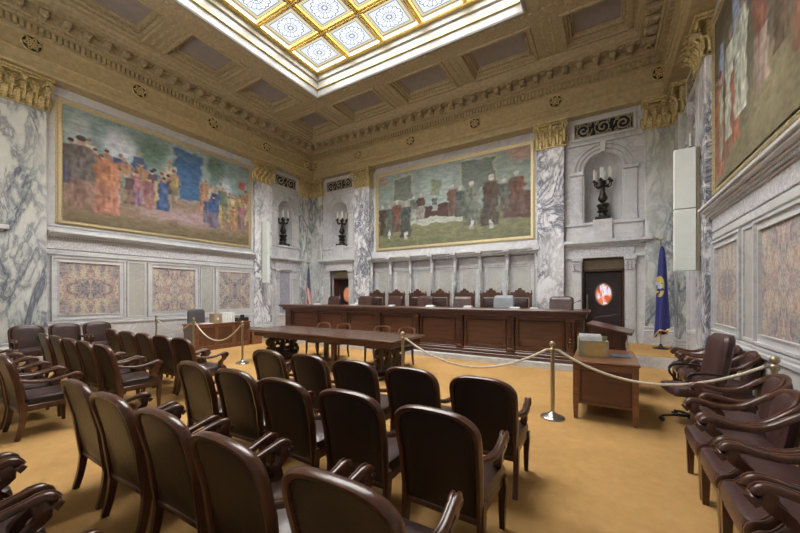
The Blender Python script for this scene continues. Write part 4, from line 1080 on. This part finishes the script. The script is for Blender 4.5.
for (i, j, sag, lb) in ((0, 1, .28, 'cream rope slung at the left wall side'), (1, 2, .42, 'cream rope drooping in front of the clerk desk'), (3, 4, .34, 'cream rope drooping across the open carpet beside the long table'), (4, 5, .30, 'cream rope crossing in front of the small desk')):
    (xa, ya), (xb, yb) = PX[i], PX[j]; b = MB(); n = 30; u = Vector((xb - xa, yb - ya, 0)).normalized()
    a_ = Vector((xa, ya, .885)) + u * .07; z_ = Vector((xb, yb, .885)) - u * .07
    pts = [a_.lerp(z_, q / n) + Vector((0, 0, -sag * (1 - (2 * q / n - 1) ** 2))) for q in range(n + 1)]
    o = b.tube(pts, .0155, 8) or b.build('rope', M['rope']); tag(o, lb, 'rope', None)
    for p, d_ in ((pts[0], -u), (pts[-1], u)):
        b = MB(); b.tube([p - d_ * .01, p + d_ * .045], .017, 8); b.build('rope_hook', M['brass'], o)

# ------------------------------------------------------------------ small desk at the right with its things
dk = thing('small_desk', (0, 5.53, 0), 0, 'small brown wooden desk behind the rope beside the brass post', 'desk')
b = MB(); b.box((-.37, -.62, .725), (.37, .62, .76), .012); b.build('desktop', M['wood_desk'], dk)
b = MB(); b.box((-.34, -.585, .16), (-.31, .585, .72)); b.box((.31, -.585, .16), (.34, .585, .72)); b.box((-.34, -.585, .20), (.34, -.565, .72)); b.box((-.34, -.59, .64), (.34, -.56, .725), .006); b.build('carcass', M['wood_desk'], dk)
b = MB(); b.box((-.26, -.60, .24), (.26, -.585, .64), .006); b.build('front_panel', M['wood_panel'], dk)
b = MB(); ringp = ((-.27, .23, .27, .25), (-.27, .63, .27, .65), (-.28, .23, -.255, .65), (.255, .23, .28, .65))
for x0, z0, x1, z1 in ringp: b.box((x0, -.607, z0), (x1, -.585, z1), .005)
b.build('panel_moulding', M['wood'], dk)
for x in (-.32, .32):
    for y in (-.57, .57): b = MB(); b.sweep([(x, y, .72), (x, y, .2), (x, y, .0)], [(-.032, -.032), (.032, -.032), (.032, .032), (-.032, .032)], (0, 1, 0), [1, 1, .72], smooth=False); b.build('leg', M['wood_desk'], dk)
fo = thing('file_organizer', (-.14, 5.36, .76), .12, 'olive card file organizer standing on the small desk', 'file box')
b = MB(); b.box((-.18, -.10, 0), (.18, -.085, .22), .003); b.box((-.18, .07, 0), (.18, .085, .27), .003); b.box((-.18, -.10, 0), (-.168, .085, .25)); b.box((.168, -.10, 0), (.18, .085, .22)); b.box((-.18, -.10, 0), (.18, .085, .012)); b.build('box', M['manila'], fo)
b = MB(); b.prism(rrect(.26, .17, .035, 4, 0.02, .105), lambda u, v: (u, -.104, v), lambda u, v: (u, -.1, v)); b.build('front_card', M['gold_card'], fo)
b = MB(); b.box((-.165, -.04, .02), (.10, -.025, .27)); b.box((-.165, .0, .02), (.11, .015, .285)); b.box((-.165, .03, .02), (.10, .05, .30)); b.build('papers', M['paper'], fo)
b = MB(); b.box((.10, -.10, 0), (.32, .18, .008), .002); o = b.build('desk_pad', plain('slate_pad', (.07, .085, .10), .6)); o.location = (-.02, 5.52, .76); tag(o, 'dark slate blotter lying flat beside the file organizer', 'pad')

# ------------------------------------------------------------------ lectern beside the bench
lc = thing('lectern', (.07, 6.85, 0), math.radians(84), 'carved wooden lectern with a slanted top beyond the small desk', 'lectern')
b = MB(); prof = [(-.34, .955), (.30, 1.09), (.30, 1.125), (-.34, .99)]
b.prism([(p[0], p[1]) for p in prof], lambda u, v: (-.40, u, v), lambda u, v: (.40, u, v)); b.box((-.40, -.345, .985), (.40, -.325, 1.005), .004); b.build('reading_top', M['wood_x'], lc)
b = MB(); pr = [(.27, 1.075), (-.27, .965), (-.275, .90), (-.25, .84)] + [(-.10 - .16 * math.cos(a_), .70 - .17 * math.sin(a_)) for a_ in [i * PI / 16 - .3 for i in range(0, 9)]] + [(-.02, .50), (.20, .50), (.25, .60), (.27, .75)]
b.prism(pr, lambda u, v: (-.31, u, v), lambda u, v: (.31, u, v)); b.build('desk_box', M['wood'], lc)
b = MB(); b.box((-.24, -.06, .08), (.24, .20, .52), .015); b.box((-.26, -.08, .46), (.26, .22, .52), .015); b.build('pedestal', M['wood'], lc)
b = MB(); b.box((-.32, -.20, 0), (.32, .26, .08), .02); b.build('base', M['wood'], lc)
b = MB(); b.tube(smoothpath([(.1, .24, 1.11), (.1, .24, 1.18), (.1, .14, 1.22), (.1, -.04, 1.25)], 4), .006, 6); b.tube([(.1, -.03, 1.25), (.1, -.09, 1.26)], .012, 8); b.build('microphone', M['black'], lc)
# gooseneck on the bench corner
mc = thing('bench_microphone', (-.62, 8.35, 1.265), 0, 'small black microphone at the right end of the judges bench', 'microphone')
b = MB(); b.lathe([(.04, 0), (.04, .012), (.012, .02)], (0, 0, 0), 10); b.build('base', M['black'], mc)
b = MB(); b.tube(smoothpath([(0, 0, .02), (.0, 0, .1), (.05, -.02, .16), (.14, -.04, .20)], 4), .007, 6); b.tube([(.13, -.04, .195), (.18, -.05, .22)], .013, 6); b.build('gooseneck', M['black'], mc)
# papers and plates on the bench
for i, (x, wd, h) in enumerate(((-8.6, .22, .05), (-6.95, .24, .05), (-5.5, .18, .04), (-4.2, .26, .05), (-3.1, .22, .05), (-1.9, .26, .04), (-1.45, .18, .04))):
    b = MB(); b.box((-wd / 2, -.08, 0), (wd / 2, .08, h * .5), .003); b.box((-wd / 2 + .01, -.07, h * .5), (wd / 2 - .02, .07, h), .003); o = b.build('paper_stack', M['paper']); o.location = (x, 8.62, 1.265)
    tag(o, 'small white stack of papers on the judges bench, %s' % ['leftmost of seven', 'second from left', 'third from left', 'middle of seven', 'third from right', 'second from right', 'rightmost of seven'][i], 'papers', 'paper stacks on the judges bench')

# ------------------------------------------------------------------ clerk desk by the left wall
cd = thing('clerk_desk', (-10.1, 5.98, 0), 0, 'brown panelled clerk desk by the left wall behind the rope', 'desk')
b = MB(); b.box((-.34, -.90, .725), (.36, .86, .765), .012); b.build('desktop', M['wood_desk'], cd)
b = MB(); b.box((-.31, -.86, .0), (.33, .82, .725), .008); b.build('carcass', M['wood_desk'], cd)
for k in range(3):
    y0 = -.82 + k * .55; b = MB(); b.box((.325, y0 + .04, .14), (.338, y0 + .50, .66), .004); p = b.build('front_panel', M['wood_panel'], cd)
    b = MB()
    for q in ((y0, .10, y0 + .54, .14), (y0, .66, y0 + .54, .70), (y0, .14, y0 + .045, .66), (y0 + .495, .14, y0 + .54, .66)): b.box((.325, q[0], q[1]), (.35, q[2], q[3]), .005)
    b.build('panel_moulding', M['wood_desk'], p)
b = MB(); b.box((-.28, -.865, .12), (.30, -.85, .68), .004); b.build('end_panel', plain('grey_end_panel', (.16, .14, .13), .5), cd)
bn = thing('side_cabinet', (-9.98, 7.05, 0), 0, 'low wooden cabinet against the far end of the clerk desk', 'cabinet')
b = MB(); b.box((-.25, -.19, 0), (.25, .19, .50), .012); b.build('body', M['wood_desk'], bn); b = MB(); b.box((-.26, -.20, .50), (.26, .20, .52), .006); b.build('top', M['wood'], bn)
fb = thing('binder_box', (-9.95, 5.78, .765), 0, 'tan document box on the clerk desk left of the white binders', 'box')
b = MB(); b.box((-.14, -.10, 0), (.14, .10, .27), .006); b.build('body', plain('tan_board', (.33, .25, .15), .7), fb); b = MB(); b.box((.14, -.03, .1), (.145, .03, .16), .001); b.build('label_holder', M['paper'], fb)
for k in range(5):
    y = 5.96 + k * .082; t = thing('binder', (-9.95, y, .765), 0, 'white ring binder standing on the clerk desk, %s' % ('first beside the tan box', 'second from the tan box', 'middle of the five', 'fourth from the tan box', 'farthest of the five')[k], 'binder', 'white binders on the clerk desk')
    b = MB(); b.box((-.13, -.036, 0), (.13, .036, .29), .006); b.build('cover', M['paper'], t); b = MB(); b.box((.13, -.02, .10), (.134, .02, .22), .001); b.build('spine_label', M['panelwhite'], t)
tp = thing('telephone', (-9.92, 6.5, .765), .2, 'black desk telephone on the clerk desk right of the binders', 'telephone')
b = MB(); b.prism([(-.10, 0), (.10, 0), (.10, .03), (-.10, .09)], lambda u, v: (u, -.09, v), lambda u, v: (u, .09, v)); b.build('body', M['black'], tp); b = MB(); b.box((-.09, -.08, .075), (.06, -.03, .115), .015); b.build('handset', M['black'], tp)
mn = thing('printer', (-9.95, 6.72, .765), 0, 'small black printer at the far end of the clerk desk', 'printer')
b = MB(); b.box((-.12, -.10, 0), (.12, .10, .12), .015); b.build('body', M['black'], mn); b = MB(); b.box((-.10, -.07, .115), (-.06, .06, .20), .006); b.build('paper_guide', M['black'], mn)
b = MB(); b.box((-.11, -.15, 0), (.11, .15, .015), .003); o = b.build('paper_stack', M['paper']); o.location = (-9.9, 5.50, .765); tag(o, 'flat white paper sheets on the near end of the clerk desk', 'papers')

# ------------------------------------------------------------------ flags
def flag(name, x, y, label, us):
    t = thing(name, (x, y, .262), 0, label, 'flag')
    b = MB(); b.lathe([(.17, 0), (.17, .015), (.13, .03), (.05, .06), (.03, .10), (.02, .12)], (0, 0, 0), 18); b.build('base', M['bronze'], t)
    b = MB(); b.lathe([(.015, .1), (.015, 2.62)], (0, 0, 0), 10); b.build('pole', M['wood_desk'] if us else M['brass'], t)
    b = MB(); b.lathe([(.015, 2.60), (.03, 2.63), (.012, 2.66), (.02, 2.70), (.0, 2.72)], (0, 0, 0), 8)
    for s in (-1, 1): b.add([(0, 0, 2.70), (s * .05, 0, 2.77), (s * .11, 0, 2.79), (s * .10, 0, 2.73), (s * .04, 0, 2.69), (0, .012, 2.72)], [(0, 1, 5), (1, 2, 3), (1, 3, 4), (0, 4, 1), (3, 5, 4)])
    b.build('finial', M['brass'], t)
    b = MB(); vs = []; N = 30; K = 44; top, bot = 2.55, .42
    for i in range(N + 1):
        q = i / N
        for k in range(K + 1):
            a = 2 * PI * k / K; rr = (.022 + .125 * (q ** .55)) * (1 + .20 * math.cos(5 * a + 2 * q) + .08 * math.cos(9 * a - 3 * q)); z = top + (bot + .10 * math.cos(a + .6) + .05 * math.cos(3 * a) - top) * q
            vs.append((rr * .95 * math.cos(a) + .02, rr * .6 * math.sin(a) - .02, z))
    fs = [(i * (K + 1) + k, i * (K + 1) + k + 1, (i + 1) * (K + 1) + k + 1, (i + 1) * (K + 1) + k) for i in range(N) for k in range(K)]
    mm, nt, bs = newmat(name + '_cloth')
    sp = nd(nt, 'ShaderNodeSeparateXYZ'); nt.links.new(coords(nt), sp.inputs[0])
    if us:
        ang = math_(nt, 'ADD', math_(nt, 'MULTIPLY', sp.outputs[0], 26), math_(nt, 'MULTIPLY', sp.outputs[2], 4.0))
        st = math_(nt, 'GREATER_THAN', math_(nt, 'SINE', math_(nt, 'MULTIPLY', ang, 1.5)), 0)
        c = mix(nt, st, (.55, .53, .52), (.50, .03, .04))
        c = mix(nt, math_(nt, 'GREATER_THAN', math_(nt, 'ADD', sp.outputs[2], math_(nt, 'MULTIPLY', sp.outputs[0], 1.5)), 1.72), c, (.045, .05, .12))
    else:
        rx = math_(nt, 'DIVIDE', math_(nt, 'ADD', sp.outputs[0], .03), .10); rz = math_(nt, 'DIVIDE', math_(nt, 'SUBTRACT', sp.outputs[2], 1.55), .26)
        rd = math_(nt, 'ADD', math_(nt, 'MULTIPLY', rx, rx), math_(nt, 'MULTIPLY', rz, rz))
        em = math_(nt, 'MULTIPLY', math_(nt, 'LESS_THAN', rd, 1), math_(nt, 'GREATER_THAN', noise(nt, coords(nt), 9, 3), .44))
        c = mix(nt, em, (.018, .024, .17), (.55, .42, .06))
        c = mix(nt, math_(nt, 'MULTIPLY', em, math_(nt, 'LESS_THAN', rd, .22)), c, (.35, .40, .45))
    nt.links.new(c, bs.inputs['Base Color']); setin(bs, Roughness=.6); bs.inputs['Sheen Weight'].default_value = .3
    b.add(vs, fs, True); b.build('cloth', mm, t, 80)
    b = MB(); ed = [Vector(vs[N * (K + 1) + k]) for k in range(K)]; b.tube([p + Vector((0, 0, -.015)) for p in ed], .016, 5, closed=True); b.build('fringe', M['gilt_bright'], t)
    if not us:
        b = MB(); b.add([(-.03, -.14, .70), (.10, -.15, .74), (.12, -.13, .60), (.02, -.15, .56), (-.04, -.14, .42)], [(0, 1, 2, 3), (0, 3, 4)])
    return t
flag('state_flag', 1.20, 10.6, 'blue flag with a gold emblem and fringe furled on its pole at right', False)
flag('national_flag', -11.1, 10.6, 'red, white and dark blue striped flag furled in the far left corner', True)

# ------------------------------------------------------------------ candelabra in the niches
def candelabrum(label):
    t = thing('candelabrum', (0, 0, 0), 0, label, 'candelabrum', 'bronze candelabra in the wall niches')
    b = MB(); b.box((-.17, -.17, .02), (.17, .17, .07), .015)
    for sx in (-1, 1):
        for sy in (-1, 1): b.lathe([(.0, -.0), (.04, .0), (.045, .03), (.03, .08), (.0, .10)], (sx * .15, sy * .15, 0), 7)
    b.lathe([(.16, .07), (.13, .10), (.10, .16), (.09, .20), (.13, .23), (.14, .26), (.10, .29), (.12, .36), (.16, .40), (.15, .43), (.08, .46)], (0, 0, 0), 12); b.build('base', M['bronze'], t)
    b = MB(); b.lathe([(.06, .44), (.05, .48), (.10, .54), (.12, .60), (.09, .68), (.06, .76), (.05, .86), (.055, .92), (.08, .94), (.05, .97), (.06, 1.02), (.10, 1.06), (.04, 1.10)], (0, 0, 0), 12); b.build('stem', M['bronze'], t)
    A = [(k * PI / 3 + .3, .21, 1.06) for k in range(6)]
    for a, r, z in A:
        ca, sa = math.cos(a), math.sin(a)
        b = MB(); b.tube(smoothpath([(.04 * ca, .04 * sa, .96), (.12 * ca, .12 * sa, .90), (.20 * ca, .20 * sa, .95), (r * ca, r * sa, z)], 4), .016, 6); b.lathe([(.02, z - .03), (.055, z - .01), (.055, z), (.03, z + .03), (.03, z + .05)], (r * ca, r * sa, 0), 8); b.lathe([(0, 0), (.03, .02), (.02, .05), (0, .06)], (.13 * ca, .13 * sa, .89), 6); b.build('arm', M['bronze'], t)
        b = MB(); b.lathe([(.021, z + .04), (.021, z + .32), (.01, z + .335)], (r * ca, r * sa, 0), 8); b.build('candle', M['candle'], t)
    b = MB(); b.lathe([(.021, 1.10), (.021, 1.44), (.01, 1.455)], (0, 0, 0), 8); b.build('candle', M['candle'], t)
    return t
def pedestal(T, u, d):
    b = MB(); b.T = T; b.box((u - .24, -.3 + d, 3.20), (u + .24, d + .12, 3.79), .012); b.build('niche_pedestal', M['stone'], wb_ if T is TB else wall_left)
ca0 = candelabrum('dark bronze candelabrum in the niche over the right doorway')
for i, (T, u, d, sc_, lb) in enumerate(((TB, -.045, .15, 1, None), (TB, -10.055, .15, 1, 'bronze candelabrum in the niche over the left doorway'), (TL, 9.95, .03, 1, 'bronze candelabrum in the left wall niche nearest the corner'), (TR, 9.95, .03, 1, 'bronze candelabrum in the right wall niche near the blue flag'))):
    c = ca0 if i == 0 else dup(ca0, label=lb); q = T((u, d - .14, 3.792 if T is TB else 3.735)); c.location = q; c.scale = (1.08, 1.08, 1.08)
    if T is TB: pedestal(T, u, d)
for (T, u, d) in ((TL, 9.95, .03), (TR, 9.95, .03)):
    b = MB(); b.T = T; b.box((u - .24, -.38, 3.69), (u + .24, d + .05, 3.735), .006); b.build('niche_pedestal', M['stone'], wall_left if T is TL else wall_right)

# ------------------------------------------------------------------ tall white loudspeaker panels on the side pilasters
for T, lb, sg in ((TL, 'tall narrow pale green loudspeaker column on the left wall pilaster', 1), (TR, 'tall pale green loudspeaker column on the right wall pilaster', -1)):
    t = thing('column_loudspeaker', T((8.72, .40, 2.08)), 0, lb, 'loudspeaker')
    base = T((8.72, .40, 2.08))
    b = MB(); b.box((-.17, -.09, 0), (.17, .02, 1.22), .01); b.build('lower_panel', M['panelwhite'], t)
    b = MB(); b.box((-.17, -.09, 1.235), (.17, .02, 2.42), .01); b.build('upper_panel', M['panelwhite'], t)
    b = MB(); s = 1 if sg < 0 else -1
    b.box((s * .175, -.07, 0.0), (s * .225, .03, 2.42), .006); b.build('side_rail', M['brass'], t)
    for z in (.25, 1.2, 2.2):
        b = MB(); b.box((s * .17, -.02, z), (s * .305, .01, z + .03), .004); b.build('wall_bracket', M['black'], t)
